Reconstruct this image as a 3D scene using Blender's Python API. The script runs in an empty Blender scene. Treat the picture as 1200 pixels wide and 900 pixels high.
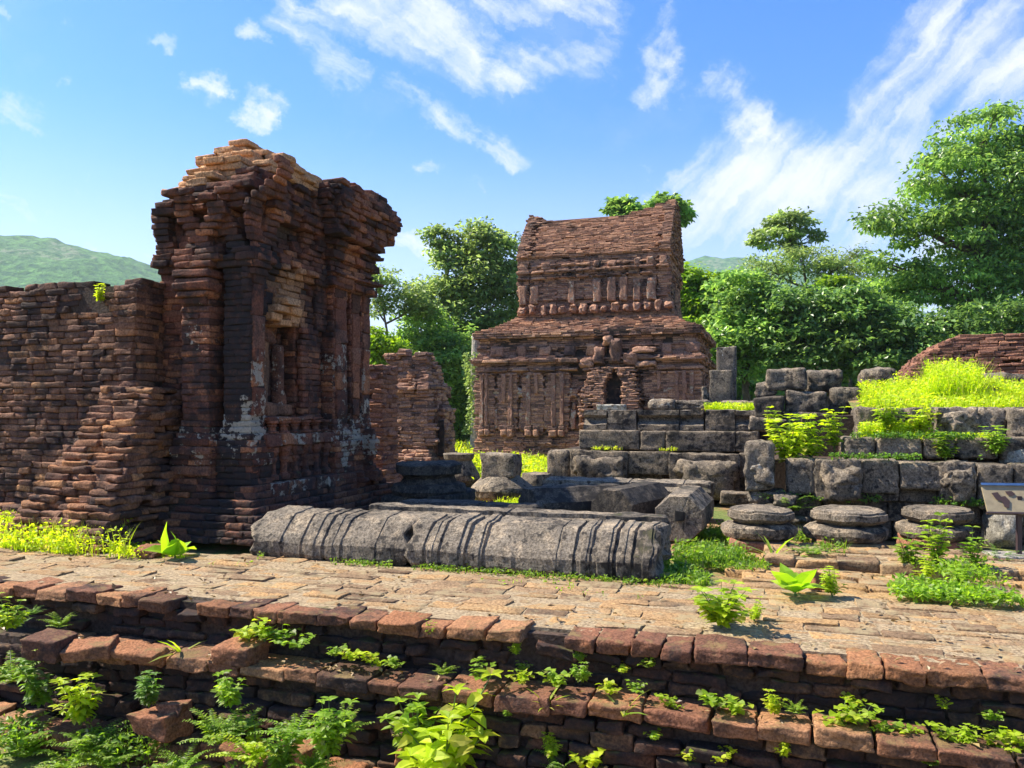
import bpy, math, random
import numpy as np
from mathutils import Vector

random.seed(7)
rng = np.random.default_rng(7)
C = bpy.context.scene.collection
R = math.radians
SC = bpy.context.scene

# ------------------------------------------------------------------ camera, sky, sun, exposure
F, YH, EYE = 924.0, 480.0, 1.5            # focal length and horizon row in the photo's 1200x900 pixels, eye above the wall top
cam_data = bpy.data.cameras.new('camera')
cam = bpy.data.objects.new('camera', cam_data)
C.objects.link(cam)
cam.location = (0, 0, EYE)
cam.rotation_euler = (R(90), 0, 0)
cam_data.sensor_fit = 'HORIZONTAL'
cam_data.sensor_width = 36
cam_data.lens = 36 * F / 1200
cam_data.shift_y = (YH - 450) / 1200
cam_data.clip_end = 20000
cam_data.clip_start = 0.05
SC.camera = cam

SUN_AZ, SUN_EL = 77.0, 50.0               # degrees to the left of the viewing direction, degrees up
sun_dir = Vector((-math.sin(R(SUN_AZ)) * math.cos(R(SUN_EL)), math.cos(R(SUN_AZ)) * math.cos(R(SUN_EL)), math.sin(R(SUN_EL))))
sd = bpy.data.lights.new('sun', 'SUN')
sd.energy = 4.9
sd.angle = R(0.5)
sd.color = (1.0, 0.92, 0.78)
sun = bpy.data.objects.new('sun', sd)
sun.rotation_euler = sun_dir.to_track_quat('Z', 'Y').to_euler()
C.objects.link(sun)

SC.view_settings.view_transform = 'Standard'
SC.view_settings.look = 'None'
SC.view_settings.gamma = 1
SC.view_settings.use_curve_mapping = False
SC.view_settings.exposure = 1.3

world = bpy.data.worlds.new('World')
SC.world = world
world.use_nodes = True


class NT:
    """small node-tree writer"""
    def __init__(s, tree):
        s.t = tree
        s.n = tree.nodes
        s.l = tree.links

    def node(s, typ, **kw):
        n = s.n.new(typ)
        for k, v in kw.items():
            setattr(n, k, v)
        return n

    def put(s, sock, v):
        if isinstance(v, bpy.types.NodeSocket):
            s.l.new(v, sock)
        elif v is not None:
            if sock.type == 'RGBA' and len(v) == 3:
                v = (*v, 1)
            sock.default_value = v

    def math(s, op, a, b=None, c=None, clamp=False):
        n = s.node('ShaderNodeMath', operation=op, use_clamp=clamp)
        for i, v in enumerate((a, b, c)):
            if v is not None:
                s.put(n.inputs[i], v)
        return n.outputs[0]

    def vmath(s, op, a, b=None, scale=None):
        n = s.node('ShaderNodeVectorMath', operation=op)
        s.put(n.inputs[0], a)
        if b is not None:
            s.put(n.inputs[1], b)
        if scale is not None:
            s.put(n.inputs['Scale'], scale)
        return n.outputs['Value'] if op in ('DOT_PRODUCT', 'LENGTH', 'DISTANCE') else n.outputs[0]

    def noise(s, vec, scale, detail=4, rough=0.55, dist=0.0, out='Fac'):
        n = s.node('ShaderNodeTexNoise')
        s.put(n.inputs['Vector'], vec)
        s.put(n.inputs['Scale'], scale)
        n.inputs['Detail'].default_value = detail
        n.inputs['Roughness'].default_value = rough
        n.inputs['Distortion'].default_value = dist
        return n.outputs[out]

    def step(s, v, lo, hi, a=0.0, b=1.0):
        n = s.node('ShaderNodeMapRange', interpolation_type='SMOOTHSTEP')
        s.put(n.inputs[0], v)
        n.inputs[1].default_value = lo
        n.inputs[2].default_value = hi
        n.inputs[3].default_value = a
        n.inputs[4].default_value = b
        return n.outputs[0]

    def mix(s, f, a, b, mode='MIX'):
        n = s.node('ShaderNodeMix', data_type='RGBA', blend_type=mode)
        s.put(n.inputs['Factor'], f)
        s.put(n.inputs[6], a)
        s.put(n.inputs[7], b)
        return n.outputs[2]

    def ramp(s, f, stops):
        n = s.node('ShaderNodeValToRGB')
        s.put(n.inputs[0], f)
        el = n.color_ramp.elements
        while len(el) < len(stops):
            el.new(0.5)
        for e, (p, c) in zip(el, stops):
            e.position = p
            e.color = (*c, 1)
        return n.outputs[0]


def make_sky():
    t = NT(world.node_tree)
    t.n.clear()
    sky = t.node('ShaderNodeTexSky', sky_type='NISHITA', sun_disc=False)
    sky.sun_elevation = R(SUN_EL)
    sky.sun_rotation = R(-SUN_AZ)
    sky.air_density = 1.0
    sky.dust_density = 0.4
    sky.ozone_density = 2.0
    d = t.node('ShaderNodeTexCoord').outputs['Generated']
    sep = t.node('ShaderNodeSeparateXYZ')
    t.put(sep.inputs[0], d)
    yy = t.math('MAXIMUM', sep.outputs[1], 0.08)
    s_ = t.math('DIVIDE', sep.outputs[0], yy)
    q_ = t.math('DIVIDE', sep.outputs[2], yy)
    cmb = t.node('ShaderNodeCombineXYZ')
    t.put(cmb.inputs[0], s_)
    t.put(cmb.inputs[1], q_)
    st = cmb.outputs[0]
    warp = t.noise(st, 4.0, 7, 0.68, out='Color')
    warp = t.vmath('SUBTRACT', warp, (0.5, 0.5, 0.5))
    w1 = t.vmath('ADD', st, t.vmath('SCALE', warp, scale=0.22))
    total = None
    # cirrus streaks, as capsules in the sky's own direction coordinates: x0, y0, x1, y1, width, strength
    caps = [
        (850, 235, 1030, 215, 95, 1.0), (960, 235, 1180, 60, 85, .85), (900, 190, 825, 105, 40, .85), (1010, 260, 790, 265, 60, .8),
        (1050, 140, 1110, 10, 70, .7), (760, 210, 740, 215, 26, .5), (1180, 110, 1210, 30, 60, .55),
        (340, 0, 400, 75, 40, .75), (420, 5, 560, 55, 60, .8), (560, 10, 700, 0, 50, .8), (600, 80, 690, 60, 40, .7), (455, 105, 610, 185, 34, .5),
        (780, 0, 765, 90, 34, .65), (295, 33, 297, 35, 26, .8), (240, 100, 255, 122, 26, .6), (302, 128, 290, 155, 26, .7), (190, 45, 192, 46, 18, .5), (98, 25, 98, 26, 18, .5),
        (100, 108, 101, 109, 18, .4), (0, 140, 50, 155, 30, .45), (-40, 245, 180, 262, 45, .45), (40, 290, 180, 296, 30, .5),
        (440, 300, 600, 300, 38, .75), (500, 200, 510, 205, 22, .5), (548, 235, 550, 236, 20, .45), (690, 148, 720, 150, 16, .3), (0, 3, 20, 2, 14, .5), (1000, 290, 1140, 285, 40, .7),
        (-300, 100, -600, 60, 160, .8), (1500, 120, 1800, 40, 160, .8), (1350, -60, 1500, -120, 120, .7), (500, -250, 900, -200, 130, .7),
    ]
    for x0, y0, x1, y1, w, k in caps:
        a = ((x0 - 600) / F, (YH - y0) / F, 0)
        b = ((x1 - 600) / F, (YH - y1) / F, 0)
        ab = (b[0] - a[0], b[1] - a[1], 0)
        l2 = ab[0] ** 2 + ab[1] ** 2 + 1e-9
        pa = t.vmath('SUBTRACT', w1, a)
        h = t.math('MULTIPLY', t.vmath('DOT_PRODUCT', pa, ab), 1 / l2, clamp=True)
        dist = t.vmath('LENGTH', t.vmath('SUBTRACT', pa, t.vmath('SCALE', ab, scale=h)))
        v = t.step(dist, w / F * 1.15, 0.0, 0.0, k)
        total = v if total is None else t.math('MAXIMUM', total, v)
    # wisps: noise stretched along a fan direction
    wisps = []
    for ang in (-32, 50):
        mp = t.node('ShaderNodeMapping', vector_type='TEXTURE')
        t.put(mp.inputs['Vector'], t.vmath('ADD', st, t.vmath('SCALE', warp, scale=0.09)))
        mp.inputs['Rotation'].default_value = (0, 0, R(ang))
        mp.inputs['Scale'].default_value = (0.75, 0.085, 1)
        wisps.append(t.noise(mp.outputs[0], 2.2, 7, 0.64))
    wx = t.node('ShaderNodeMix', data_type='FLOAT')
    t.put(wx.inputs[0], t.step(s_, 0.08, 0.26))
    t.put(wx.inputs[2], wisps[0])
    t.put(wx.inputs[3], wisps[1])
    wisp = wx.outputs[0]
    fine = t.noise(w1, 16.0, 6, 0.65)
    wm = t.math('ADD', t.math('MULTIPLY', wisp, 0.8), t.math('MULTIPLY', fine, 0.3))
    ero = t.math('ADD', t.math('MULTIPLY', total, 1.0), t.math('MULTIPLY', t.math('SUBTRACT', wm, 0.54), 2.9))
    dens = t.math('MULTIPLY', t.step(ero, 0.0, 1.35, 0.0, 1.0), t.step(total, 0.0, 0.3))
    base = t.noise(w1, 3.0, 5, 0.6)
    dens = t.math('MAXIMUM', dens, t.step(base, 0.48, 0.85, 0.0, 0.3))
    front = t.step(sep.outputs[1], 0.05, 0.3)
    dens = t.math('MULTIPLY', dens, front)
    low = t.step(sep.outputs[2], 0.0, 0.36, 0.72, 0.0)
    dens = t.math('MAXIMUM', dens, low)
    hsv = t.node('ShaderNodeHueSaturation')
    t.put(hsv.inputs['Color'], sky.outputs[0])
    hsv.inputs['Hue'].default_value = 0.493
    hsv.inputs['Saturation'].default_value = 1.42
    hsv.inputs['Value'].default_value = 1.0
    blue = t.mix(1.0, hsv.outputs[0], (0.74, 0.77, 1.08), 'MULTIPLY')
    col = t.mix(dens, blue, (4.3, 4.42, 4.55))
    bg = t.node('ShaderNodeBackground')
    t.put(bg.inputs[0], col)
    bg.inputs[1].default_value = 0.10
    out = t.node('ShaderNodeOutputWorld')
    t.put(out.inputs[0], bg.outputs[0])


make_sky()

# ------------------------------------------------------------------ the ruin's own grid: a runs right along the walls, b runs away
ROT = -18.0
cs, sn = math.cos(R(18)), math.sin(R(18))


def W(a, b, z=0.0):
    return Vector((a * cs + b * sn, -a * sn + b * cs, z))


def plane(px, py, z=0.0):
    """photo pixel on the level z -> (a, b)"""
    Y = (EYE - z) * F / (py - YH)
    X = (px - 600) / F * Y
    return X * cs - Y * sn, X * sn + Y * cs


def on_b(px, b):
    """photo column on the upright plane b -> (a, distance)"""
    k = (px - 600) / F
    Y = b / (cs + sn * k)
    return k * Y * cs - Y * sn, Y


def at(px, py, Y):
    return Vector(((px - 600) / F * Y, Y, EYE - (py - YH) / F * Y))


# ------------------------------------------------------------------ noise, meshes
def _hash(i, j, k, s):
    h = (i * 374761393 + j * 668265263 + k * 2147483647 + s * 1274126177) & 0xFFFFFFFF
    h = ((h ^ (h >> 13)) * 1274126177) & 0xFFFFFFFF
    h = (h ^ (h >> 16)) & 0xFFFFFF
    return h / float(0xFFFFFF)


def vnoise(P, scale=1.0, seed=0):
    P = np.asarray(P, float) * scale + 1000.0
    I = np.floor(P).astype(np.int64)
    f = P - I
    f = f * f * (3 - 2 * f)
    r = 0
    for dx in (0, 1):
        for dy in (0, 1):
            for dz in (0, 1):
                w = (f[..., 0] if dx else 1 - f[..., 0]) * (f[..., 1] if dy else 1 - f[..., 1]) * (f[..., 2] if dz else 1 - f[..., 2])
                r = r + w * _hash(I[..., 0] + dx, I[..., 1] + dy, I[..., 2] + dz, seed)
    return r * 2 - 1


def fbm(P, scale=1.0, seed=0, oct=3):
    r, a = 0, 1.0
    for o in range(oct):
        r = r + a * vnoise(P, scale * 2 ** o, seed + o * 17)
        a *= 0.5
    return r


def tag(o, label=None, cat=None, group=None, kind=None):
    for k, v in (('label', label), ('category', cat), ('group', group), ('kind', kind)):
        if v:
            o[k] = v
    return o


def empty(name, label, cat, loc, rot=0.0, group=None):
    o = bpy.data.objects.new(name, None)
    o.empty_display_size = 0.2
    C.objects.link(o)
    o.location = loc
    o.rotation_euler = (0, 0, R(rot))
    return tag(o, label, cat, group)


class MB:
    """collects quads and triangles and links them as ONE mesh object"""
    def __init__(s):
        s.v, s.q, s.t, s.n = [], [], [], 0
        s.at = {'tone': [], 'lich': []}

    def add(s, v, q=None, t=None, tone=0.0, lich=0.0):
        v = np.asarray(v, float).reshape(-1, 3)
        s.v.append(v)
        if q is not None and len(q):
            s.q.append(np.asarray(q, np.int64).reshape(-1, 4) + s.n)
        if t is not None and len(t):
            s.t.append(np.asarray(t, np.int64).reshape(-1, 3) + s.n)
        s.at['tone'].append(np.broadcast_to(np.asarray(tone, float), (len(v),)))
        s.at['lich'].append(np.broadcast_to(np.asarray(lich, float), (len(v),)))
        s.n += len(v)

    def mesh(s, name, mat, smooth=False):
        me = bpy.data.meshes.new(name)
        v = np.concatenate(s.v)
        q = np.concatenate(s.q) if s.q else np.zeros((0, 4), np.int64)
        t = np.concatenate(s.t) if s.t else np.zeros((0, 3), np.int64)
        me.vertices.add(len(v))
        me.vertices.foreach_set('co', v.astype(np.float32).ravel())
        loops = np.concatenate([q.ravel(), t.ravel()]).astype(np.int32)
        me.loops.add(len(loops))
        me.loops.foreach_set('vertex_index', loops)
        me.polygons.add(len(q) + len(t))
        st = np.concatenate([np.arange(len(q)) * 4, len(q) * 4 + np.arange(len(t)) * 3]).astype(np.int32)
        me.polygons.foreach_set('loop_start', st)
        try:
            me.polygons.foreach_set('loop_total', np.concatenate([np.full(len(q), 4), np.full(len(t), 3)]).astype(np.int32))
        except Exception:
            pass
        me.polygons.foreach_set('use_smooth', np.full(len(q) + len(t), bool(smooth)))
        for k in s.at:
            arr = np.concatenate(s.at[k])
            if np.abs(arr).max() > 1e-6:
                me.attributes.new(k, 'FLOAT', 'POINT').data.foreach_set('value', arr.astype(np.float32))
        me.update(calc_edges=True)
        me.validate()
        me.materials.append(mat)
        return me

    def build(s, name, mat, parent=None, smooth=False):
        o = bpy.data.objects.new(name, s.mesh(name, mat, smooth))
        C.objects.link(o)
        o.parent = parent
        return o


# chamfered box template: 24 vertices
_S = np.array([(x, y, z) for x in (-1, 1) for y in (-1, 1) for z in (-1, 1)], float)
_ti = [(c, ax) for ax in range(3) for c in range(8)]
_TS = np.array([_S[c] for c, ax in _ti])
_TF = np.array([[1.0 if i == ax else 0.0 for i in range(3)] for c, ax in _ti])
_TC = np.array([c for c, ax in _ti])


def _lo_faces():
    q, t = [], []
    idx = lambda c, ax: ax * 8 + c
    cid = lambda x, y, z: (x > 0) * 4 + (y > 0) * 2 + (z > 0)
    for ax in range(3):
        o = [i for i in range(3) if i != ax]
        for s in (-1, 1):
            ring = []
            for p, r in ((-1, -1), (1, -1), (1, 1), (-1, 1)):
                c = [0, 0, 0]
                c[ax], c[o[0]], c[o[1]] = s, p, r
                ring.append(idx(cid(*c), ax))
            q.append(ring)
    for ax in range(3):                     # edges along axis ax
        o = [i for i in range(3) if i != ax]
        for p in (-1, 1):
            for r in (-1, 1):
                c0, c1 = [0] * 3, [0] * 3
                c0[ax], c1[ax] = -1, 1
                c0[o[0]] = c1[o[0]] = p
                c0[o[1]] = c1[o[1]] = r
                q.append([idx(cid(*c0), o[0]), idx(cid(*c1), o[0]), idx(cid(*c1), o[1]), idx(cid(*c0), o[1])])
    for c in range(8):
        t.append([idx(c, 0), idx(c, 1), idx(c, 2)])
    # orient outward
    P = _TS * (1 - 0.2 * (1 - _TF))
    fix = lambda f: f if np.dot(np.cross(P[f[1]] - P[f[0]], P[f[2]] - P[f[0]]), P[f].mean(0)) > 0 else f[::-1]
    return np.array([fix(f) for f in q]), np.array([fix(f) for f in t])


_LQ, _LT = _lo_faces()


def _hi_template(n):
    """cube surface grid, n cells per edge: integer lattice coordinates and quads"""
    idx, pts, quads = {}, [], []

    def g(p):
        if p not in idx:
            idx[p] = len(pts)
            pts.append(p)
        return idx[p]
    for ax in range(3):
        o = [(ax + 1) % 3, (ax + 2) % 3]
        for s in (0, n):
            for i in range(n):
                for j in range(n):
                    ring = []
                    for di, dj in ((0, 0), (1, 0), (1, 1), (0, 1)):
                        p = [0, 0, 0]
                        p[ax], p[o[0]], p[o[1]] = s, i + di, j + dj
                        ring.append(g(tuple(p)))
                    quads.append(ring if s == n else ring[::-1])
    return np.array(pts), np.array(quads)


_HI = {n: _hi_template(n) for n in (5, 6, 8, 12)}


class Bricks:
    def __init__(s):
        s.c, s.h, s.r, s.to, s.li = [], [], [], [], []

    def add(s, c, h, yaw=0.0, tone=0.0, lich=0.0):
        s.c.append(c)
        s.h.append(h)
        s.r.append(yaw)
        s.to.append(tone)
        s.li.append(lich)

    def into(s, mb, hi=0, jit=0.01, ch=0.012, amp=0.006, tilt=0.02, seed=0, fs=14.0):
        if not s.c:
            return
        c, h, r = np.array(s.c, float), np.array(s.h, float), np.array(s.r, float)
        N = len(c)
        if hi:
            T, Q = _HI[hi]
            rr = np.minimum(ch * (0.6 + 0.9 * rng.random((N, 1))), h.min(1, keepdims=True) * 0.7)
            t = T / hi
            P = np.zeros((N, len(T), 3))
            for ax in range(3):
                hx = h[:, ax:ax + 1]
                k = T[:, ax]
                inner = (np.clip((k - 1) / (hi - 2), 0, 1) * 2 - 1)[None, :] * (hx - rr)
                P[:, :, ax] = np.where(k == 0, -hx, np.where(k == hi, hx, inner))
            lim = (h - rr)[:, None, :]
            inn = np.clip(P, -lim, lim)
            d = P - inn
            ln = np.linalg.norm(d, axis=2, keepdims=True)
            P = inn + d / np.maximum(ln, 1e-9) * rr[:, None, :]
            corner = (T > hi / 2) @ np.array([4, 2, 1])
            J = rng.normal(0, jit, (N, 8, 3))
            wgt = np.stack([np.prod(np.where(_S[k] > 0, t, 1 - t), axis=1) for k in range(8)], 1)   # trilinear
            P = P + np.einsum('vk,nkx->nvx', wgt, J)
        else:
            Q = _LQ
            cc = np.minimum(ch, h.min(1) * 0.5)[:, None, None]
            P = _TS[None] * (h[:, None, :] - cc * (1 - _TF[None]))
            J = rng.normal(0, jit, (N, 8, 3))
            P = P + J[:, _TC, :] + rng.normal(0, jit * 0.25, P.shape)
        tl = rng.normal(0, tilt, (N, 2))
        z = P[:, :, 2] + P[:, :, 0] * tl[:, :1] + P[:, :, 1] * tl[:, 1:]
        co, si = np.cos(r)[:, None], np.sin(r)[:, None]
        x = P[:, :, 0] * co - P[:, :, 1] * si
        y = P[:, :, 0] * si + P[:, :, 1] * co
        P = np.stack([x, y, z], 2) + c[:, None, :]
        if hi:
            off = np.arange(N)[:, None, None] * 3.7
            D = np.stack([fbm(P + off, fs, seed + 31 * k) for k in range(3)], 2)
            D2 = np.stack([vnoise(P + off, fs * 3.7, seed + 31 * k + 7) for k in range(3)], 2)
            P = P + D * amp + D2 * amp * .45
        n = P.shape[1]
        base = (np.arange(N) * n)[:, None, None]
        q = (Q[None] + base).reshape(-1, 4)
        tr = (_LT[None] + base).reshape(-1, 3) if not hi else None
        mb.add(P.reshape(-1, 3), q, tr, np.repeat(np.array(s.to, float), n), np.repeat(np.array(s.li, float), n))


def offset(poly, d):
    """outset a rectilinear counter-clockwise polygon"""
    n = len(poly)
    out = []
    for i in range(n):
        p0, p1, p2 = poly[i - 1], poly[i], poly[(i + 1) % n]
        e1 = (p1[0] - p0[0], p1[1] - p0[1])
        e2 = (p2[0] - p1[0], p2[1] - p1[1])
        l1, l2 = math.hypot(*e1), math.hypot(*e2)
        n1 = (e1[1] / l1, -e1[0] / l1)
        n2 = (e2[1] / l2, -e2[0] / l2)
        if abs(n1[0] * n2[0] + n1[1] * n2[1]) > 0.9:
            out.append((p1[0] + n1[0] * d, p1[1] + n1[1] * d))
        else:
            out.append((p1[0] + (n1[0] + n2[0]) * d, p1[1] + (n1[1] + n2[1]) * d))
    return out


def rect(x0, y0, x1, y1):
    return [(x0, y0), (x1, y0), (x1, y1), (x0, y1)]


def course(B, poly, z, h, L=0.26, dep=0.2, jit=0.02, miss=0.02, fn=None, keep=None):
    """one course of bricks along the outside of a polygon"""
    n = len(poly)
    for i in range(n):
        p, q = poly[i], poly[(i + 1) % n]
        ex, ey = q[0] - p[0], q[1] - p[1]
        ln = math.hypot(ex, ey)
        if ln < 0.02:
            continue
        ex, ey = ex / ln, ey / ln
        nx, ny = ey, -ex
        ang = math.atan2(ey, ex)
        s = 0.0
        first = True
        while s < ln - 1e-4:
            l = L * random.uniform(0.65, 1.35)
            if first:
                l *= random.uniform(0.4, 1.0)
                first = False
            if ln - s - l < L * 0.35:
                l = ln - s
            m = s + l / 2
            s += l
            if random.random() < miss:
                continue
            j = random.gauss(0, jit)
            dd = dep * random.uniform(0.85, 1.1)
            x = p[0] + ex * m + nx * (j - dd / 2)
            y = p[1] + ey * m + ny * (j - dd / 2)
            if keep and not keep(x, y, z + h / 2):
                continue
            to, li, mv = fn(x, y, z + h / 2) if fn else (0, 0, 0)
            B.add((x - nx * mv, y - ny * mv, z + h / 2), (max(l / 2 - 0.002, .01), dd / 2, h / 2 - 0.0014), ang + random.gauss(0, 0.006), to, li)


def extrude(mb, poly, z0, z1, tone=0.0):
    """upright solid over any polygon, walls and fan-free caps (concave safe through small strips)"""
    n = len(poly)
    P = [(x, y, z0) for x, y in poly] + [(x, y, z1) for x, y in poly]
    mb.add(P, [[i, (i + 1) % n, n + (i + 1) % n, n + i] for i in range(n)], None, tone)
    from mathutils.geometry import tessellate_polygon
    tr = tessellate_polygon([[Vector((x, y, 0)) for x, y in poly]])
    T = []
    for a, b, c in tr:
        ar = (poly[b][0] - poly[a][0]) * (poly[c][1] - poly[a][1]) - (poly[c][0] - poly[a][0]) * (poly[b][1] - poly[a][1])
        if ar < 0:
            b, c = c, b
        T.append((n + a, n + b, n + c))
        T.append((a, c, b))
    mb.add(P, None, T, tone)


def loft(mb, rings, cap=True, tone=0.0, lich=0.0):
    """rings: (N, M, 3)"""
    rings = np.asarray(rings, float)
    N, M = rings.shape[:2]
    q = [[i * M + j, i * M + (j + 1) % M, (i + 1) * M + (j + 1) % M, (i + 1) * M + j] for i in range(N - 1) for j in range(M)]
    v = rings.reshape(-1, 3)
    t = None
    if cap:
        v = np.vstack([v, rings[0].mean(0), rings[-1].mean(0)])
        t = [[(j + 1) % M, j, N * M] for j in range(M)] + [[(N - 1) * M + j, (N - 1) * M + (j + 1) % M, N * M + 1] for j in range(M)]
    mb.add(v, q, t, tone, lich)


def lathe(mb, prof, seg=36, center=(0, 0), amp=0.0, seed=0, squash=1.0, fs=5.0):
    rings = []
    for r, z in prof:
        a = np.linspace(0, 2 * math.pi, seg, endpoint=False)
        rings.append(np.stack([center[0] + r * np.cos(a), center[1] + r * np.sin(a) * squash, np.full(seg, z)], 1))
    rings = np.array(rings)
    if amp:
        flat = rings.reshape(-1, 3)
        flat = flat + amp * np.stack([fbm(flat, fs, seed + 13 * k) for k in range(3)], 1)
        rings = flat.reshape(rings.shape)
    loft(mb, rings)


def tube(mb, pts, rad, seg=8):
    pts = [Vector(p) for p in pts]
    rings = []
    for i, p in enumerate(pts):
        d = (pts[min(i + 1, len(pts) - 1)] - pts[max(i - 1, 0)]).normalized()
        u = d.orthogonal().normalized()
        w = d.cross(u)
        rings.append([p + (u * math.cos(2 * math.pi * k / seg) + w * math.sin(2 * math.pi * k / seg)) * rad[i] for k in range(seg)])
    loft(mb, [[tuple(v) for v in r] for r in rings])


def block(mb, c, h, r=0.03, amp=0.012, fs=5.0, n=8, yaw=0.0, jit=0.012, tilt=0.01, tone=0.0, lich=0.0, seed=None):
    B = Bricks()
    B.add(c, h, yaw, tone, lich)
    B.into(mb, hi=n, jit=jit, ch=r, amp=amp, tilt=tilt, seed=random.randint(0, 9999) if seed is None else seed, fs=fs)


def box(mb, x0, y0, z0, x1, y1, z1, tone=0.0):
    extrude(mb, rect(x0, y0, x1, y1), z0, z1, tone)


def prism(mb, prof, x0, x1, seg=12, amp=0.008, fs=6.0, seed=0, sub=3, tone=0.0):
    """profile of (y, z) points, closed, extruded along x with worn surfaces"""
    P = []
    n = len(prof)
    for i in range(n):
        a, b = prof[i], prof[(i + 1) % n]
        for k in range(sub):
            f = k / sub
            P.append((a[0] + (b[0] - a[0]) * f, a[1] + (b[1] - a[1]) * f))
    P = np.array(P)
    rings = []
    for x in np.linspace(x0, x1, seg):
        rings.append(np.stack([np.full(len(P), x), P[:, 0], P[:, 1]], 1))
    rings = np.array(rings)
    flat = rings.reshape(-1, 3)
    flat = flat + amp * np.stack([fbm(flat, fs, seed + 13 * k) for k in range(3)], 1)
    rings = flat.reshape(rings.shape)
    # orientation: make the side faces point outward
    ar = sum(P[i][0] * P[(i + 1) % len(P)][1] - P[(i + 1) % len(P)][0] * P[i][1] for i in range(len(P)))
    if ar < 0:
        rings = rings[:, ::-1]
    loft(mb, rings, tone=tone)


# ------------------------------------------------------------------ materials
def new_mat(name):
    m = bpy.data.materials.new(name)
    m.use_nodes = True
    t = NT(m.node_tree)
    t.n.clear()
    return m, t


def finish(t, col, rough=0.9, bump=None, strength=0.5, dist=0.01, spec=0.25):
    b = t.node('ShaderNodeBsdfPrincipled')
    t.put(b.inputs['Base Color'], col)
    t.put(b.inputs['Roughness'], rough)
    b.inputs['Specular IOR Level'].default_value = spec
    if bump is not None:
        n = t.node('ShaderNodeBump')
        n.inputs['Strength'].default_value = strength
        n.inputs['Distance'].default_value = dist
        t.put(n.inputs['Height'], bump)
        t.put(b.inputs['Normal'], n.outputs[0])
    o = t.node('ShaderNodeOutputMaterial')
    t.put(o.inputs[0], b.outputs[0])


def brick_mat(name, pal, dark=0.5, lich=0.3, moss=0.3, fresh=(0.52, 0.235, 0.095), fs=1.0, bump=0.02, darkcol=(0.022, 0.018, 0.018), mosscol=(0.09, 0.085, 0.025)):
    m, t = new_mat(name)
    geo = t.node('ShaderNodeNewGeometry')
    rnd = geo.outputs['Random Per Island']
    co = t.node('ShaderNodeTexCoord').outputs['Object']
    tone = t.node('ShaderNodeAttribute', attribute_name='tone').outputs['Fac']
    la = t.node('ShaderNodeAttribute', attribute_name='lich').outputs['Fac']
    col = t.ramp(rnd, pal)
    n1 = t.noise(co, 1.1 * fs, 5, 0.6)
    n2 = t.noise(co, 9 * fs, 5, 0.65)
    n3 = t.noise(co, 38 * fs, 4, 0.7)
    n4 = t.noise(t.vmath('ADD', co, (7.3, 2.1, 5.5)), 4.2 * fs, 6, 0.65)
    pos = t.math('MAXIMUM', tone, 0.0)
    neg = t.math('MULTIPLY', t.math('MINIMUM', tone, 0.0), -1.0)
    fr = t.mix(t.math('MULTIPLY', n2, 0.9), fresh, tuple(v * 0.55 for v in fresh))
    fr = t.mix(t.math('MULTIPLY', rnd, 0.4), fr, tuple(v * 0.6 for v in fresh))
    col = t.mix(t.math('MULTIPLY', pos, t.step(n2, 0.25, 0.55, 0.75, 1.0)), col, fr)
    col = t.mix(t.step(n3, 0.35, 0.68), col, t.mix(1.0, col, (0.42, 0.38, 0.35), 'MULTIPLY'))
    col = t.mix(t.step(n2, 0.5, 0.72, 0.0, 0.7), col, t.mix(1.0, col, (1.45, 1.35, 1.25), 'MULTIPLY'))
    # black crust
    dm = t.math('ADD', t.math('MULTIPLY', n1, 0.6), t.math('MULTIPLY', n4, 0.4))
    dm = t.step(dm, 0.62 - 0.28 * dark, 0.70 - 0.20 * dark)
    dm = t.math('MULTIPLY', dm, t.step(n2, 0.28, 0.62, 0.35, 0.92))
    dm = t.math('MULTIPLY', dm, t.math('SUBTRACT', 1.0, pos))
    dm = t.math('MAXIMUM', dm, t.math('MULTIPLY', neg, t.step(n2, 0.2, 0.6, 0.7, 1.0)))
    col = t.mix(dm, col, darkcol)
    # pale lichen
    lm = t.step(t.math('ADD', t.noise(t.vmath('ADD', co, (3.3, 9.1, 1.5)), 13 * fs, 5, 0.7), t.math('MULTIPLY', t.math('MULTIPLY', la, t.step(n4, 0.38, 0.62, 0.0, 1.0)), 0.26)), 0.72 - 0.1 * lich, 0.80 - 0.1 * lich)
    col = t.mix(t.math('MULTIPLY', lm, t.step(n3, 0.2, 0.6, 0.35, 0.85)), col, (0.40, 0.36, 0.28))
    # moss where rain rests
    nz = t.node('ShaderNodeSeparateXYZ')
    t.put(nz.inputs[0], geo.outputs['Normal'])
    mm = t.math('MULTIPLY', t.step(nz.outputs[2], 0.3, 0.9), t.step(t.math('ADD', n4, t.math('MULTIPLY', n2, 0.3)), 0.82 - 0.3 * moss, 0.95 - 0.3 * moss))
    col = t.mix(t.math('MULTIPLY', mm, 0.75), col, mosscol)
    hgt = t.math('ADD', t.math('MULTIPLY', n2, 0.6), t.math('MULTIPLY', n3, 0.5))
    finish(t, col, 0.92, hgt, 1.0, bump * 1.5)
    return m


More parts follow.
